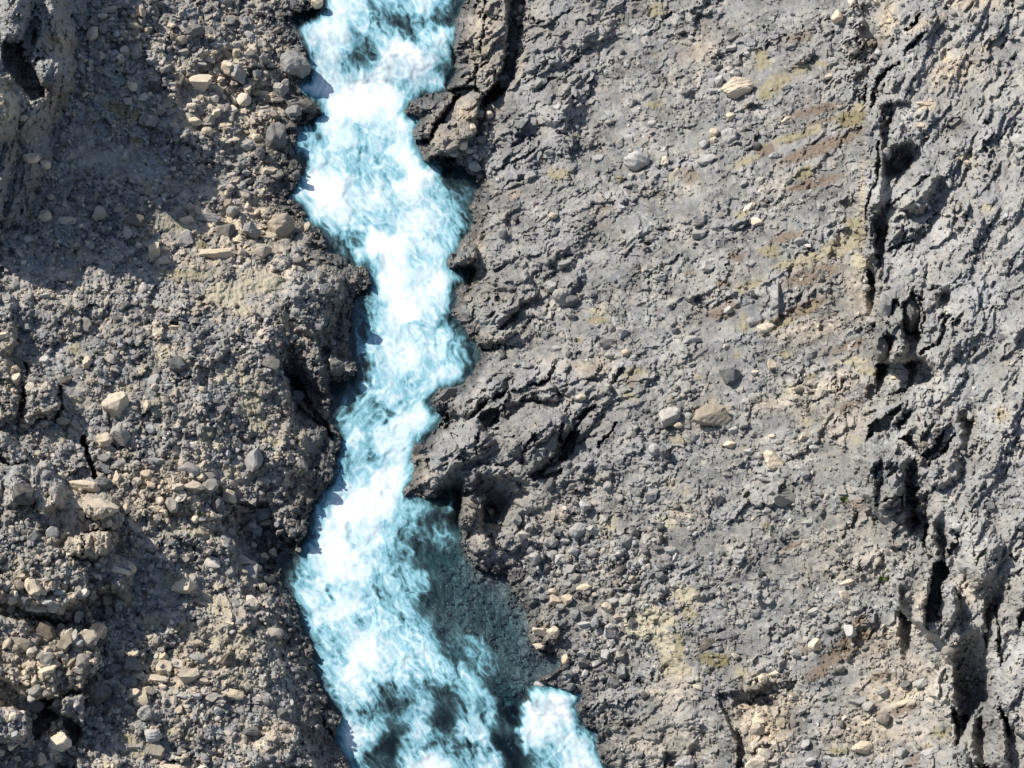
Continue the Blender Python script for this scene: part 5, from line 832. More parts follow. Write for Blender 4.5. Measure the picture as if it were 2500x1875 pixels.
# catalogue of the rocks one can pick out: tile, x, y, width, height (tile px), colour, shape (a angular, r round, f flat, s slab), tilt deg, label
BOULDERS = """
A 2005 20 75 75 t r 0|tan rounded boulder in dark shallow water at the top edge of the rapids
A 1868 405 185 170 g r 10|large grey rounded boulder jutting into the upper left side of the rapids
A 1768 570 115 110 g a 0|grey angular boulder just below the large rounded boulder at the rapids edge
A 1258 520 160 125 p a 0|pale tan triangular boulder with a flat top on the upper left rubble
A 1440 430 85 125 p a -10|upright pale tan boulder leaning on a grey block, upper left rubble
A 1510 480 95 150 g a -30|dark grey block leaning against the upright pale tan boulder
A 1935 672 175 85 k r 15|wet brown pointed boulder reaching into the white water
A 1845 800 80 65 k a 0|small brown boulder at the waterline below the wet pointed boulder
A 1745 870 130 200 d r 0|big dark slate boulder standing close to the left edge of the rapids
A 1585 1470 120 130 g a 0|grey cube-like boulder left of the brown hollowed boulder
A 1780 1430 165 165 b r 0|big brown boulder with a dark hollow beside the rapids
A 1390 1605 245 100 t s -6|long tan slab lying flat below the grey cube-like boulder
A 1310 1372 165 65 g s 8|long grey slab on the mossy flat ground of the left bank
A 1140 250 80 58 t a 0|tan blocky stone near the top of the left rubble, between darker stones
A 1365 712 55 85 y a 15|small pale upright stone in shade of the left rubble
A 845 162 72 60 r a 0
A 655 185 60 62 g a 0
A 640 105 85 50 r a 0
A 785 320 80 85 r a 0
A 860 330 60 100 g a 0
A 1330 380 95 45 p s 10
A 1275 408 90 35 l s 0
A 1500 340 60 80 t a 20
A 1585 355 95 95 d a 0
A 1430 290 70 50 g a 0
A 1360 285 80 48 g s 0
A 1670 370 60 90 g a 0
A 1860 705 95 72 g r 0
A 1690 595 120 50 t s 15
A 1480 830 48 50 p r 0
A 1622 872 62 60 p r 0
A 1305 832 82 65 t a 0
A 1470 882 92 38 r s 0
A 1410 792 105 36 t s 0
A 1570 922 100 82 g a 0
A 1640 965 68 105 d a 0
A 1705 1012 90 78 d a 0
A 1690 1085 110 60 t a -15
A 1808 1018 50 42 r a 0
A 1070 700 85 60 g a 0
A 1230 768 95 60 p r 0
A 1212 672 58 50 y r 0
A 1170 1392 110 55 t s -8
A 1470 1340 78 82 g r 0
A 1720 1500 82 55 t a 0
A 985 1592 95 120 t a 0
A 1510 1518 62 68 t a 20
A 1942 1432 36 80 p a 15
A 285 1372 85 92 r r 0
A 425 1388 120 70 r a 0
A 190 1000 110 80 p a 0
A 282 1045 78 62 p r 0
A 300 880 50 38 p s 0
A 155 745 60 48 p a 0
A 1160 330 70 60 g a 0
A 1040 440 80 80 g a 0
A 960 380 70 60 g a 0
A 1100 540 70 50 g a 0
A 1240 605 45 45 l a 0
A 1810 540 70 80 g a 0
A 1630 470 60 70 g a 0
A 700 60 90 50 r s 0
A 900 60 40 110 r a 0
A 1230 195 120 90 d a 0
A 1090 165 60 50 p s 0
A 1560 1090 60 50 g a 0
A 1470 1110 60 45 l r 0
A 1880 1110 60 70 d a 0
A 1500 1210 50 40 p s 0
A 1630 1250 60 40 p s 0
B 1045 520 80 110 g a 15|grey boulder wedged in the crack beside the bedrock slab
B 980 675 35 35 l r 0
B 958 722 48 60 p r 0
B 915 800 30 32 l r 0
B 912 885 60 60 d r 0
B 870 1052 80 72 g a 0|grey knobbly rock at the foot of the crack next to dark still water
B 830 955 62 42 p s 0
B 790 920 60 60 p a 0
B 1155 120 60 42 p s 0
B 1122 178 60 40 p a 0
B 1160 60 50 60 p a 0
B 1110 350 38 70 g a 0
B 1100 30 40 60 g a 0
B 1130 220 45 30 p a 0
B 900 720 70 50 g r 0
B 880 770 40 40 p a 0
B 920 980 60 40 g a 0
B 740 980 60 60 g a 0
B 1900 1020 170 130 l r 0|big light grey boulder with a black shaded underside, alone on the hillside
B 1215 1108 82 58 l s -15
B 1345 968 70 52 g a 0
B 2058 312 32 30 p a 0
B 2090 365 58 42 l s 0
B 2010 455 62 42 d r 0
B 1990 782 60 50 l r 0
B 2042 775 50 42 t r 0
B 1825 800 34 30 d r 0
B 1740 775 36 30 l a 0
B 1860 1120 56 75 l a 10
B 1930 1120 42 68 g a -10
B 1820 1205 42 48 d a 0
B 1640 1000 82 50 l s 0
B 1570 140 30 24 l r 0
B 1440 205 30 20 g r 0
B 1360 1365 55 48 p r 0
B 1155 1305 36 50 d r 0
B 2110 1230 60 40 d a 0
C 392 555 200 130 p r 0|big boulder with a tan sunlit top and black lower half, upper hillside
C 1025 108 82 82 p r 0|pale cream rounded boulder high on the hillside left of the cliff
C 375 240 102 46 d a -12|flat dark boulder lying above the big tan-topped boulder
C 350 300 90 60 l a -20
C 342 862 98 95 l r 0|light grey rounded boulder in the middle of the upper hillside
C 512 925 60 60 d r 0
C 238 840 60 60 p r 0
C 235 885 55 50 y a 0
C 702 550 72 50 g a -15
C 440 285 40 52 l a 0
C 375 465 72 78 l a 10
C 270 512 60 78 l a 0
C 235 580 70 40 l a 0
C 60 585 60 42 d r 0
C 345 740 50 62 p a 0
C 700 770 80 70 p a -30|pale tan wedge boulder above a yellow mossy streak
C 635 820 46 28 p r 0
C 870 775 62 34 d s -20
C 1790 262 82 82 g r 0|smooth grey boulder lying on the tan ledge of the right cliff
C 1580 655 105 42 t s -5
C 1570 628 100 20 p s 5
C 1540 795 62 52 p a 0
C 1765 790 105 80 d a 0|dark jagged boulder on top of the right cliff
C 915 1300 62 72 l a 20|light grey wedge-shaped stone low on the upper hillside
C 517 1402 80 62 y f 0|pale flat kite-shaped stone on the gravel hillside
C 790 1525 82 52 l a 0
C 692 1265 58 30 y s -15
C 650 1235 38 60 p a 20
C 1010 1042 52 38 p a 0
C 997 1190 32 30 y a 0
C 200 1008 130 62 l s -12
C 145 1482 92 60 g r -10
C 242 1412 50 48 d r 0
C 165 1395 120 62 g a -15
C 472 1310 100 50 y a -35
C 620 982 60 42 l a 0
C 600 1115 32 42 l r 0
C 525 1140 80 40 l s -15
C 712 1142 52 52 l a 0
C 432 1160 52 60 g a 0
C 835 462 24 24 l r 0
C 990 262 34 24 y r 0
C 1110 420 46 32 l a 0
C 720 570 40 25 y s 0
C 740 455 70 30 l s -10
C 970 480 50 50 p a 0
C 340 1380 50 40 l a 0
C 200 120 36 36 d a 0
C 1560 600 60 12 p s 5
C 2180 950 50 60 d a 0
D 742 955 180 165 r a 0|big pinkish tan square boulder standing on the left bank
D 748 1150 150 165 g a 0|large grey angular boulder directly below the big pinkish square boulder
D 655 1175 110 115 p a 20|yellowish broken boulder tucked left of the large grey angular boulder
D 690 1230 90 50 g a 10
D 1188 1358 160 85 g s 18|flat grey slab boulder above the tan blocks on the left bank
D 985 1308 120 55 g s 10
D 935 1398 92 62 t s 5
D 1235 1470 175 75 p a 12|pale tan block lying below the flat grey slab boulder
D 1450 1530 90 112 t a 0|upright tan and grey boulder right of a dark boulder on the left bank
D 1378 1592 85 105 d a 25|dark boulder leaning left of the upright tan and grey boulder
D 650 1452 115 85 d r 10
D 535 1470 200 75 p r 5|long rounded tan boulder on the crest of the lower left ridge
D 642 1592 215 125 r s 10|broad flat pinkish slab capping the lower left ridge
D 742 1412 50 85 p a 0
D 382 1402 82 52 p a 0
D 1012 1560 52 85 p a 20
D 975 1620 80 50 p a 0
D 1040 1640 60 50 t a 0
D 645 1358 112 62 d s 20
D 1125 705 105 115 d r 0|dark round boulder under a mossy cushion in the left rubble
D 1100 465 105 52 p a 0
D 1090 425 60 35 d a 0
D 545 695 62 100 p a 10|pale pinkish upright stone on the mossy left slope
D 795 400 40 40 p r 0
D 738 415 82 42 d s 10
D 980 842 50 60 p a 0
D 925 960 62 80 p a 0
D 1410 985 80 85 d a 0
D 1432 662 52 28 l s 0
D 1882 905 85 85 g r 0
D 152 1095 72 52 t a 0
D 192 1055 70 50 g a 0
D 272 1078 72 62 g a 0
D 20 512 110 62 p a 0
D 90 790 72 90 p a 0
D 20 730 50 48 y a 0
D 2125 720 105 112 d r 0|dark rounded boulder resting at the foot of the shaded left bluff
D 2062 232 102 85 d r 0
D 1065 945 55 62 d r 0
D 1370 940 50 60 d a 0
D 1105 910 34 34 p r 0
D 475 1090 60 90 g a 0
D 400 1060 90 60 t a 0
D 555 1285 80 40 p s 0
D 650 1290 90 60 g s 5
D 665 610 45 45 p r 0
D 1180 280 60 30 g s 0
D 290 265 60 50 l a 0
D 1410 1440 40 40 g a 0
D 1270 1420 60 50 t a 0
D 180 275 70 50 g s 0
E 680 912 182 90 k a -42|dark elongated boulder split off from the bedrock at the water's edge
E 512 1238 65 95 k a 20|small brown upright rock at the water's edge below the elongated boulder
E 1340 200 95 90 l a 0|light grey boulder with a black notch on the bedrock slope
E 1420 268 125 110 g r 0|rounded dark-bottomed boulder below the notched light grey boulder
E 1482 295 80 85 d r 0|dark boulder touching the right side of the rounded boulder
E 1492 402 70 62 d a 0|small dark boulder below the pair of rounded boulders on the slope
E 2078 1030 175 135 l a -15|tent-shaped grey boulder on the hillside near the middle of the photo
E 2155 1085 62 42 p a 0
E 2000 1240 72 72 l r 0
E 2062 1262 62 108 d a 0
E 2135 490 56 50 d a 0
E 1375 602 88 48 l a 0
E 1435 548 48 42 l a 0
E 1875 660 62 52 l a 0
E 1965 682 52 48 l a 0
E 1720 642 62 42 l r 0
E 1710 570 110 58 d r 0
E 2035 952 62 38 p s 0
E 1782 352 40 48 g a 0
E 1870 118 42 30 y r 0
E 1710 1470 62 62 g r 0
E 1820 625 60 50 t r 0
E 1700 120 60 40 l a 0
E 1440 60 90 60 g a 0
E 1610 250 50 50 g a 0
E 1540 905 70 50 p a 0
E 1020 930 30 50 g a 10
E 980 1150 60 20 g s 0
E 1780 1540 50 60 l a 20
E 2110 1340 60 50 l a 0
E 1700 1340 90 60 g a 0
E 1880 1100 50 60 g a 0
F 350 782 155 120 d a 10|dark jagged boulder alone in the middle of the right hillside
F 250 1035 265 150 b a -8|large split brown and grey boulder with a black right side on the hillside
F 482 428 78 62 l r 0|smooth light grey stone left of a yellow lichened rock
F 568 470 100 66 y r 0|rounded rock covered in yellow-white lichen on the hillside
F 195 85 92 88 l a 0
F 465 62 72 58 l a 0
F 628 165 30 28 p a 0
F 395 432 38 60 g a 0
F 608 702 58 72 p a 15
F 500 752 60 42 y a 0
F 690 1545 135 145 g a 0|grey weathered boulder low on the hillside with a shaded right side
F 618 1298 120 150 p s -60|pale tan slab set flush and tilted in the lower hillside gravel
F 485 862 68 30 t s 0
F 340 1205 78 60 p a 0
F 462 1245 72 52 l a -20
F 610 1155 60 42 p a 0
F 655 1192 60 42 g a 0
F 882 1228 72 42 l r 0
F 805 886 46 42 p a 0
F 1020 892 32 28 l r 0
F 500 352 34 26 p r 0
F 90 548 130 72 l a -10
F 105 700 50 50 g a 0
F 1485 385 125 215 d r 0|tall dark rounded block bulging from the face of the right cliff
F 1330 320 85 150 g r -10
F 1300 600 95 160 d r 10|dark overhanging block at the foot of the right cliff face
F 1990 650 52 38 y r 0
F 1385 780 70 40 p s -10
F 455 940 50 50 t a 0
F 540 980 40 50 t a 20
F 120 1160 70 60 g a 0
F 360 1110 60 50 l a 0
F 430 1090 60 60 g a 0
F 1175 1245 50 26 y r 0
F 850 1570 50 70 g a 15
F 330 1400 70 40 g a 0
F 1020 1490 40 50 l a 0
F 100 1540 90 40 l s -5
F 20 1085 60 50 t a 0
G 1178 515 178 122 p s -8|pale tan rectangular block casting a neat shadow on the mossy slope
G 1300 620 110 28 t s 12
G 1190 1085 140 125 r a 0|pinkish flat-topped boulder among slabs in the lower left rubble
G 1485 1190 172 78 t s 5|long tan slab boulder resting on grey moss at the bottom left
G 1262 972 135 62 g s 8
G 975 1095 165 55 p s 8|long pale tan slab left of the pinkish flat-topped boulder
G 1032 1150 62 56 p a 0
G 846 1192 82 72 p a 0
G 942 1178 82 70 p a 10
G 1290 1110 78 56 t a 0
G 1160 1205 90 48 l s 8
G 1245 1205 62 45 l a 0
G 1040 950 72 66 t a 0
G 928 1318 112 120 g a 0|blocky grey boulder in the gully on the lower left
G 965 1452 115 95 l r 0|pale bluish grey rounded boulder near the bottom edge, left bank
G 978 1548 138 98 b s 0|square brown slab directly below the pale bluish boulder
G 1130 1602 72 50 p a 0
G 1060 1650 190 40 p s 0
G 380 1500 150 110 y r -30|cream curved boulder crest catching the sun in the bottom left corner
G 140 445 66 38 p a 0
G 365 545 92 56 l a 0
G 160 600 90 60 d a 0
G 690 600 92 70 t r 0
G 690 110 60 60 t a 0
G 412 968 50 60 p r 0
G 478 922 62 40 p s 0
G 552 936 60 42 p a 0
G 495 1030 85 78 r a 0
G 622 1190 160 165 d a 0|large dark boulder in the deep shadow beneath the lower left ridge
G 720 1165 80 82 d a 0
G 815 1120 110 90 d r 0
G 690 1080 70 52 d a 0
G 1662 510 50 82 p a 0|slim upright tan stone standing at the mouth of the shaded gully
G 1728 295 62 78 p a 10|sunlit tan block in the dark gully beside the water
G 1672 318 60 62 t a 0
G 1615 385 90 62 p s 20
G 1690 105 92 48 p s 0
G 1470 165 58 72 l a 15
G 1735 215 50 50 g a 0
G 1560 140 90 60 d a 0
G 1600 60 80 60 d a 0
G 1700 180 60 60 d a 0
G 760 410 130 60 r a 10
G 830 400 62 62 r r 0|rounded pinkish stone on the corner of the lower left ridge
G 80 1335 62 62 p r 0
G 1228 872 105 52 t a 0
G 850 935 92 66 p a 0
G 1595 1432 120 90 d a 0
G 1782 1312 62 72 d a 0
G 350 1000 70 60 t a 0
G 60 770 80 30 p s 10
G 100 690 40 50 p a 20
G 210 650 170 40 p s 5
G 620 770 90 70 l a -20
G 170 950 60 40 p a 0
G 60 940 60 40 p a 0
G 1020 1290 40 50 p a 0
G 1130 1290 50 70 t a -10
G 1380 1300 60 60 l r 0
G 770 1250 70 60 d a 0
G 1180 690 60 40 p a -20
G 300 610 70 50 l a 0
H 1240 332 80 92 l a 0|light grey cube-shaped boulder at the edge of the stony shore
H 1568 515 112 48 t s -8|tan brick-shaped slab on the grey shingle
H 1495 452 92 72 g r 0
H 1520 152 115 100 g r 0|large rounded grey boulder at the top of the grey shingle
H 1370 545 72 50 t a 0
H 1375 602 78 78 t a 0
H 1450 602 70 82 t a 0
H 1720 790 120 100 l a 10|grey block with a squared lower edge among the shingle
H 1362 802 82 82 p r 0
H 1260 800 120 65 p a 15|pale tan rock at the edge of the clear dark pool
H 1278 892 90 42 p s 0
H 1740 1112 92 130 d a -10|black jagged boulder below the cream moss on the right shore
H 1265 1132 80 42 l s -10|small flat oval rock at the lip of the small white fall
H 1555 940 78 60 l a -10
H 1405 862 50 48 p a 20
H 1440 975 46 60 t r 0
H 1910 1012 42 42 l r 0
H 1280 476 44 32 y a 0
H 1320 402 52 78 d a 0
H 1550 752 82 50 l a 0
H 1590 660 92 52 d r 0
H 1350 230 92 72 g r 0
H 1435 215 60 50 l a 0
H 1390 170 70 40 d r 0
H 1690 945 56 80 l a 10
H 1500 685 60 70 g a 0
H 1410 640 60 60 g a 0
H 1660 430 50 40 g r 0
H 1320 70 40 50 l r 0
H 970 45 42 62 p r 0
H 1028 62 40 36 t r 0
H 1620 300 70 60 g a 0
H 1860 370 70 60 l a 0
H 1780 300 70 50 l a -10
H 1490 850 40 60 g a 0
H 1660 880 50 50 d r 0
H 1630 1000 60 60 l a 0
H 1740 600 60 50 l a 0
H 1830 220 90 80 g r 0
H 2030 270 70 50 d a 0
I 882 885 78 112 p a 25|tan kite-shaped boulder with a black shadow on brown soil
I 955 775 72 82 l a 10|upright grey stone in the cluster above the tan kite-shaped boulder
I 1012 768 66 72 g a 15
I 915 785 32 62 y a 10
I 875 668 82 58 l a -5
I 1065 572 78 72 y a 15|cream wedge stone pointing up on the lower hillside
I 1130 662 80 62 g a 0
I 840 102 80 36 l s -5
I 742 150 62 42 d s 0
I 765 930 92 66 l a -10
I 845 1018 32 40 y a 0
I 1555 1112 120 76 l s -25|light grey slab near the foot of the lower right cliff
I 1450 1240 118 50 p s -20
I 1140 1225 118 110 g a 0|weathered grey boulder on the tan scree near the bottom right
I 1215 1275 90 78 g a 0
I 1310 1180 92 62 g r 0
I 1275 1236 72 28 y s 0
I 1460 1128 92 62 d a 0
I 1385 1150 50 40 d a 0
I 1178 1530 135 78 p r 0|tan-topped boulder close to the bottom edge, right scree
I 970 1600 72 48 l a 0
I 508 1632 150 120 y a 0|large cream boulder cut off by the bottom edge
I 435 1270 92 46 t s 10
I 628 1060 72 46 y a 0|white boulder above a dark pocket of pebbles
I 552 1100 60 60 p r 0
I 1602 1562 100 50 l s -25
I 1200 902 50 52 d a 0
I 370 420 42 40 d r 0
I 320 652 66 32 y s -15
I 400 252 72 26 l s 0
I 475 245 42 22 l s 0
I 1090 482 100 42 r s -10
I 595 602 60 62 g a -30
I 660 560 40 50 y a 0
I 952 1192 82 52 g a 0
I 410 742 60 60 g s -30
I 1110 770 0 0 g a 0
I 1090 770 40 32 y a 0
I 1680 1352 60 42 d a 0
I 60 1640 120 100 g r 0|rounded grey boulder cut off by the bottom edge left of the cream boulder
I 800 1290 60 60 l a 0
I 500 1150 60 50 d a 0
I 720 1240 24 60 p r 0
I 600 1240 50 30 y r 0
I 630 1330 60 40 t r 0
I 540 1560 60 50 t r 0
I 820 1510 60 60 l a -20
I 1380 1500 40 60 p a -25
I 560 520 30 30 y a 0
""".strip().split('\n')
COLOR = dict(t='tan', p='pale tan', g='grey', d='dark', l='light grey', b='brown', r='pinkish', y='cream', k='wet brown')
SHAPE = dict(a='angular', r='rounded', f='flat', s='slab-like')
cat = []
for ln in BOULDERS:
    body, _, lab = ln.partition('|')
    q = body.split()
    if float(q[3]) < 10: continue
    s = TILE[q[0]][2]; c = T(q[0], (float(q[1]), float(q[2])))[0]
    cat.append(dict(x=c[0], y=c[1], w=float(q[3]) * s, h=float(q[4]) * s, col=q[5], shp=q[6], tilt=float(q[7]), label=lab.strip()))
LAND = [(b['x'], b['y'], b['label']) for b in cat if b['label']]
PHR = []
SHORT = {'large grey rounded boulder jutting': 'the large rounded boulder jutting into the rapids', 'pale tan triangular': 'the pale triangular boulder', 'upright pale tan boulder leaning': 'the upright pale boulder', 'wet brown pointed': 'the wet pointed boulder',
 'big dark slate': 'the big dark boulder by the rapids', 'grey cube-like': 'the grey cube-like boulder', 'big brown boulder with': 'the brown hollowed boulder', 'long tan slab lying': 'the long flat tan slab', 'long grey slab': 'the long grey slab', 'grey boulder wedged': 'the boulder wedged in the crack',
 'big light grey boulder with': 'the big boulder with a black underside', 'big boulder with a tan': 'the tan-topped black boulder', 'pale cream rounded': 'the pale cream boulder', 'light grey rounded boulder in': 'the light grey rounded boulder', 'smooth grey boulder lying': 'the smooth boulder on the tan ledge',
 'pale flat kite': 'the pale flat kite-shaped stone', 'light grey wedge-shaped': 'the light grey wedge-shaped stone', 'big pinkish tan square': 'the big pinkish square boulder', 'flat grey slab boulder': 'the flat grey slab boulder', 'upright tan and grey': 'the upright tan and grey boulder',
 'broad flat pinkish': 'the broad pinkish ridge slab', 'dark round boulder under': 'the dark round boulder under moss', 'dark rounded boulder resting': 'the dark boulder under the bluff', 'dark elongated': 'the dark elongated waterside boulder', 'light grey boulder with a black notch': 'the notched light grey boulder',
 'tent-shaped': 'the tent-shaped boulder', 'dark jagged boulder alone': 'the dark jagged hillside boulder', 'large split brown': 'the large split boulder', 'rounded rock covered': 'the yellow lichened rock', 'grey weathered boulder low': 'the low weathered boulder', 'pale tan slab set': 'the flush tan slab',
 'tall dark rounded': 'the tall dark cliff block', 'dark overhanging': 'the dark overhanging cliff block', 'pale tan rectangular': 'the rectangular tan block', 'pinkish flat-topped': 'the pinkish flat-topped boulder', 'long tan slab boulder': 'the long tan slab on moss', 'blocky grey boulder in': 'the blocky grey gully boulder',
 'pale bluish grey': 'the pale bluish boulder', 'cream curved': 'the cream curved boulder', 'large dark boulder in': 'the large dark shadowed boulder', 'slim upright': 'the slim upright stone', 'light grey cube-shaped': 'the light grey cube-shaped boulder', 'tan brick-shaped': 'the tan brick-shaped slab', 'large rounded grey boulder at': 'the large rounded shingle boulder',
 'grey block with a squared': 'the square-edged grey block', 'black jagged': 'the black jagged shore boulder', 'small flat oval': 'the oval rock above the small fall', 'tan kite-shaped': 'the tan kite-shaped boulder', 'cream wedge': 'the cream wedge stone', 'light grey slab near': 'the light slab under the right cliff', 'weathered grey boulder on': 'the weathered scree boulder',
 'tan-topped boulder close': 'the tan-topped bottom boulder', 'large cream boulder': 'the cream boulder at the bottom edge', 'white boulder above': 'the white boulder', 'rounded pinkish': 'the rounded pinkish corner stone', 'pale pinkish upright': 'the pale pinkish upright stone'}
for x_, y_, l_ in LAND:
    for k_, v_ in SHORT.items():
        if l_.startswith(k_): PHR.append((x_, y_, v_)); break
used_labels = set(b['label'] for b in cat if b['label'])
def auto_label(b):
    d = sorted((math.hypot(b['x'] - p[0], b['y'] - p[1]), p) for p in PHR)
    sz = 'small' if b['w'] < 22 else ('fair-sized' if b['w'] < 34 else 'large')
    noun = 'stone' if b['w'] < 34 else 'boulder'
    opts = []
    for dist, p in d[:9]:
        dx, dy = b['x'] - p[0], b['y'] - p[1]
        a = math.degrees(math.atan2(dy, dx)) % 360
        dr = ['right of', 'below and right of', 'below', 'below and left of', 'left of', 'above and left of', 'above', 'above and right of'][int((a + 22.5) // 45) % 8]
        far = 'just ' if dist < 60 else ('' if dist < 150 else 'well ')
        opts.append(f"{sz} {COLOR[b['col']]} {SHAPE[b['shp']]} {noun} {far}{dr} {p[2]}")
    opts = [o_ for o_ in opts if len(o_.split()) <= 16]
    for o_ in opts:
        if o_ not in used_labels: used_labels.add(o_); return o_
    return opts[0]

def world_px(y, h):  # size of one photo px at that spot
    p = ray_point(1250.0, y, h)
    return float(np.dot(p - CAMX, FW)) * HALF / 1250
rr = np.random.default_rng(5)
def make_rock(b):
    rng = np.random.default_rng(int(b['x'] * 7 + b['y'] * 13))
    sub = 3 if b['w'] > 34 else 2
    cuts = {'a': 13, 'r': 15, 'f': 10, 's': 11}[b['shp']]
    deep = {'a': .42, 'r': .62, 'f': .45, 's': .42}[b['shp']]
    v, f = rock_verts(sub, rng, cuts, deep, .055 if sub == 3 else .045, .0 if b['shp'] != 'r' else .25)
    r_w = b['w'] / 2; r_h = b['h'] / 2
    h0 = h_at(b['x'], b['y'], b['w'] * .3)
    if b['shp'] in 'sf':   # lies flat: seen from above its depth makes the height in the picture
        ry, rz = r_h * 1.05, r_h * .75
    elif b['shp'] == 'a': ry, rz = r_h * .84, r_h * .92
    else: ry, rz = r_h * .95, r_h * 1.0
    px = world_px(b['y'], h0)
    v = v * np.array([r_w * 1.1, ry * 1.08, rz * 1.08]) * px
    # turn in the plane of the picture (about the line of sight)
    a = R(-b['tilt'])
    ax = -FW
    c, s = math.cos(a), math.sin(a)
    v = v * c + np.cross(np.broadcast_to(ax, v.shape), v) * s + np.outer(v @ ax, ax) * (1 - c)
    # settle: the centre a little above the ground
    zz = h0 + .50 * rz * px
    sub_h = river_sd(np.array([b['x']]), np.array([b['y']]))[0]
    if sub_h < 0: zz = max(zz, float(water_h(b['y'])) + .15 * rz * px)
    loc = ray_point(b['x'], b['y'], zz)
    nm = 'boulder' if b['w'] > 34 else 'stone'
    me = build_mesh(nm, v, f, None, BMAT[b['col']], False)
    return put(nm, me, b['label'] or auto_label(b), 'boulder' if nm == 'boulder' else 'stone', 'thing', 'loose boulders and stones on the slopes', loc)
cat.sort(key=lambda b: -b['w'] * b['h'])
for b in cat[:330]: make_rock(b)
occupied = np.array([(b['x'], b['y'], max(b['w'], b['h']) / 2) for b in cat])

# ------------------------------------------------------------------ stones too many to count: thousands scattered by kind of ground
def scatter(name, label, n, rmin, rmax, power, weight, seed, sub=0, tone0=0., toneR=.35, warmP=.3, lo=(-120, -110), hi=(2620, 1990)):
    g = np.random.default_rng(seed)
    X = g.uniform(lo[0], hi[0], n * 6); Y = g.uniform(lo[1], hi[1], n * 6)
    ix = ((X - gx[0]) / STEP).astype(int); iy = ((Y - gy[0]) / STEP).astype(int)
    W = weight[iy, ix]
    k = g.random(len(X)) < W
    X, Y, ix, iy = X[k][:n], Y[k][:n], ix[k][:n], iy[k][:n]
    r = rmin * (1 - g.random(len(X)) * (1 - (rmin / rmax) ** power)) ** (-1 / power)
    big = r > .14
    if big.any():
        d = np.full(len(X), 1e3)
        for ox, oy, orr in occupied: d = np.minimum(d, np.hypot(X - ox, Y - oy) - orr * .9)
        ok = ~(big & (d < 4)); X, Y, ix, iy, r = X[ok], Y[ok], ix[ok], iy[ok], r[ok]
    n = len(X)
    temps = [rock_verts(sub, g, 9 if sub else 3, .36, .0) for _ in range(14)]
    f0 = temps[0][1]; nv = len(temps[0][0])
    TV = np.stack([t[0] for t in temps])[g.integers(0, 14, n)]
    TV = TV + g.normal(0, .05 if sub else .12, TV.shape)
    sc = np.stack([g.uniform(.75, 1.35, n), g.uniform(.6, 1.1, n), g.uniform(.55, 1.0, n)], 1) * r[:, None]
    TV = TV * sc[:, None, :]
    a = g.uniform(0, 6.28, n); t = g.normal(0, .35, n)
    ca, sa, ct, st = np.cos(a), np.sin(a), np.cos(t), np.sin(t)
    x, y, z = TV[..., 0], TV[..., 1], TV[..., 2]
    y, z = y * ct[:, None] - z * st[:, None], y * st[:, None] + z * ct[:, None]
    x, y = x * ca[:, None] - y * sa[:, None], x * sa[:, None] + y * ca[:, None]
    base = ray_point(X, Y, H[iy, ix] + r * .34)
    V = np.stack([x, y, z], -1) + base[:, None, :]
    F = (f0[None] + (np.arange(n) * nv)[:, None, None]).reshape(-1, 3)
    tone = tone0 + g.normal(0, toneR, n) + A['tone'][iy, ix] * .6
    warm = np.clip(A['warm'][iy, ix] * .8 + (g.random(n) < warmP) * g.uniform(.2, .6, n), 0, 1.1)
    wet = A['wet'][iy, ix]
    rep = lambda q: np.repeat(q, nv)
    me = build_mesh(name, V.reshape(-1, 3), F, {'tone': rep(tone), 'warm': rep(warm), 'wet': rep(wet)}, mat_stone)
    put(name, me, label, name, 'stuff')
left = (GX < np.interp(GY, [0, 400, 900, 1300, 1900], [950, 860, 920, 850, 1050]))
dry = (A['rsd'] > 2)
den = fbm(GX / 90, GY / 90, 4, 131, .6)
clump = SM(den, -.25, .45)
zone = lambda *a: np.clip(masksum([(*q, 1.0) for q in a], GX, GY), 0, 1)
shingle = zone(('H', 1500, 350, 330, 320, 0), ('H', 1620, 780, 260, 330, 0), ('H', 1900, 320, 350, 250, 0), ('I', 560, 1400, 200, 260, 0), ('B', 1140, 120, 60, 250, 5), ('B', 900, 900, 110, 180, 0), ('B', 860, 1020, 130, 60, 0))
beach = zone(('A', 1500, 500, 380, 420, 0), ('A', 1550, 1100, 330, 300, 0), ('A', 1500, 1480, 420, 160, 0), ('D', 1100, 1500, 500, 200, 0), ('G', 1050, 1050, 350, 200, 0), ('G', 250, 950, 400, 300, 0), ('G', 300, 550, 400, 130, 0), ('G', 1620, 200, 260, 240, 0), ('A', 950, 300, 400, 300, 0))
mossk = (1 - .75 * A['moss']) * (1 - .72 * A['calmk'])
wl = dry * left * mossk * np.clip(.25 + .75 * A['rub'] + .1, 0, 1) * (.35 + .65 * clump) * (1 - .7 * A['bed'])
wr = dry * ~left * mossk * np.clip(.22 + .6 * clump + .7 * shingle, 0, 1) * (1 - .9 * A['bed'] * (1 - shingle))
wr = np.maximum(wr, A['inriver'] * A['shallow'] * .22)
sort = SM(fbm(GX / 70, GY / 70, 3, 133, .6) + .25 * (beach - .5), -.22, .28)     # where the stones are coarse
scatter('rubble', 'rubble of tan and grey stones covering the left bank', 7500, .16, .70, 1.8, wl * (.10 + .9 * beach) * (.12 + .88 * sort), 21, 1, .12, .42, .5)
scatter('gravel', 'small loose stones strewn all over the left bank', 16000, .06, .17, 1.8, wl * (1 - .6 * sort), 22, 0, .08, .36, .35)
scatter('shingle', 'grey shingle and stones on the right shore and hillside', 6000, .13, .48, 2.0, wr * (.05 + .84 * shingle + .75 * sort * clump), 23, 1, .14, .36, .15)
scatter('scree', 'fine scree and small stones across the right hillside', 14000, .05, .14, 1.9, wr * (1 - .5 * sort * (1 - shingle)), 24, 0, .10, .38, .12)

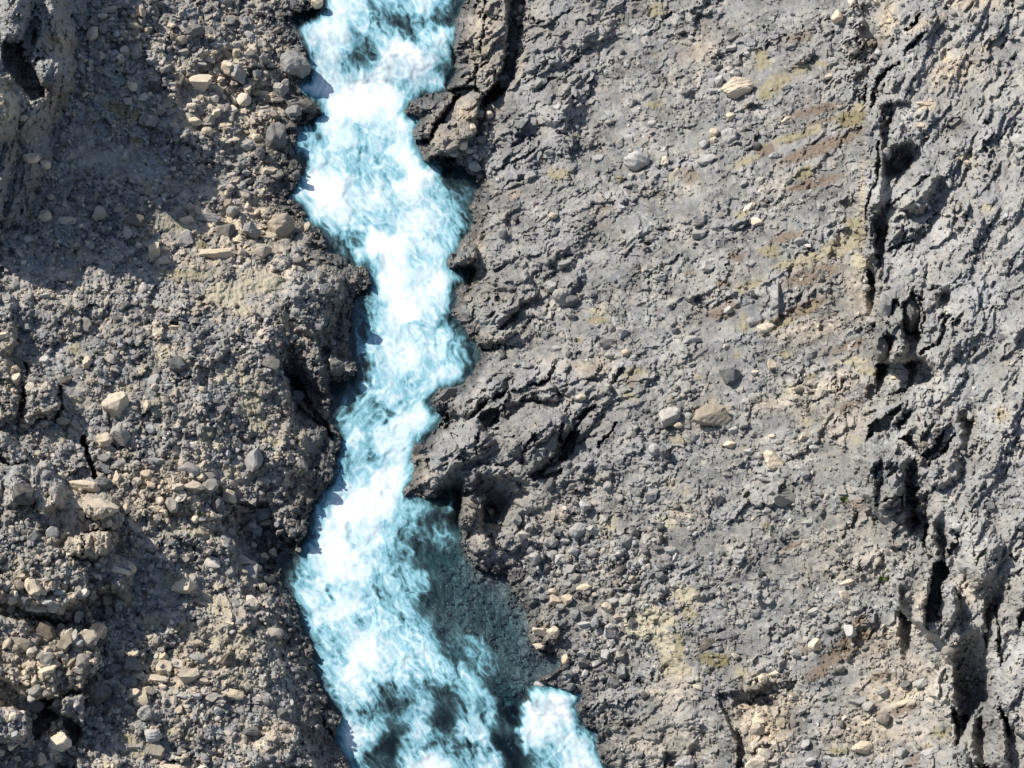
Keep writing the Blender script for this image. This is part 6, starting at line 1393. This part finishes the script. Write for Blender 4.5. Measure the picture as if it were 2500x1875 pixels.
# ------------------------------------------------------------------ small pools, green tufts
mat_pool, nt, out = new_mat('still_water')
pb = N(nt, 'ShaderNodeBsdfPrincipled', Roughness=.03); pb.inputs['Base Color'].default_value = (.03, .04, .05, 1); pb.inputs['IOR'].default_value = 1.33
nt.links.new(noise_tex(nt, 2, 2), N(nt, 'ShaderNodeBump', Strength=.1).inputs['Height'])
nt.links.new(pb.outputs[0], out.inputs['Surface'])
for poly, lb, dz in ((T('H', (912, 85), (980, 80), (1030, 95), (1020, 125), (960, 140), (915, 120)), 'small dark puddle in the pothole below the black hollow', .22), (T('H', (1000, 255), (1050, 285), (1090, 285), (1070, 305), (1020, 300)), 'narrow puddle under a rounded rock near the pool', .15),
    (T('B', (1110, 300), (1130, 250), (1150, 270), (1140, 330)), 'blue puddle high in the stone-filled crack', .3), (T('B', (950, 640), (1000, 610), (1010, 640), (960, 680)), 'bluish puddle below the boulder wedged in the crack', .2), (T('B', (700, 700), (720, 690), (715, 740), (680, 760)), 'tiny puddle in the narrow split beside the brown bedrock', .2)):
    c = poly.mean(0); hh = h_at(c[0], c[1], 8) + dz
    ring = np.array([poly[i] * (1 - t_) + poly[(i + 1) % len(poly)] * t_ for i in range(len(poly)) for t_ in (0, .33, .66)])
    top = ray_point(ring[:, 0], ring[:, 1], hh); cen = ray_point(c[0], c[1], hh)
    V = np.concatenate([top, [cen]]); n = len(ring)
    F = [(i, (i + 1) % n, n) for i in range(n)]
    F = [(b_, a_, c_) for a_, b_, c_ in F]
    put('puddle', build_mesh('puddle', V, F, None, mat_pool), lb, 'puddle', 'thing')
mat_leaf, nt, out = new_mat('green_leaf')
lbs = N(nt, 'ShaderNodeBsdfPrincipled', Roughness=.7)
nt.links.new(mixc(nt, noise_tex(nt, 9, 2), (.06, .11, .02), (.16, .22, .05)), lbs.inputs['Base Color']); nt.links.new(lbs.outputs[0], out.inputs['Surface'])
for (tl, x_, y_, r_, lb) in (('F', 1070, 1575, 28, 'small bright green tuft in the gravel at the foot of the right cliff'), ('I', 1308, 478, 26, 'tall narrow green tuft growing against the lower right cliff'), ('D', 1270, 1650, 16, 'tiny green tuft between tan blocks on the left bank'), ('E', 1512, 552, 14, 'tiny yellow-green tuft on the bedrock slope')):
    c = T(tl, (x_, y_))[0]; hh = h_at(c[0], c[1], 4); px = .024 * r_ * .386
    g = np.random.default_rng(int(x_)); V = []; F = []
    for k in range(150):
        a_, e_ = g.uniform(0, 6.28), g.uniform(0, 1) ** .5
        b0 = np.array([math.cos(a_) * e_ * px, math.sin(a_) * e_ * px, g.uniform(0, .5) * px * (1.4 - e_)])
        d_ = np.array([math.cos(a_) * .5, math.sin(a_) * .5, 1]) * px * g.uniform(.4, .8); s_ = np.array([-math.sin(a_), math.cos(a_), 0]) * px * .16
        i0 = len(V); V += [b0 - s_, b0 + s_, b0 + d_]; F.append((i0, i0 + 1, i0 + 2))
    put('grass_tuft', build_mesh('grass_tuft', np.array(V), F, None, mat_leaf), lb, 'plant', 'thing', None, ray_point(c[0], c[1], hh))
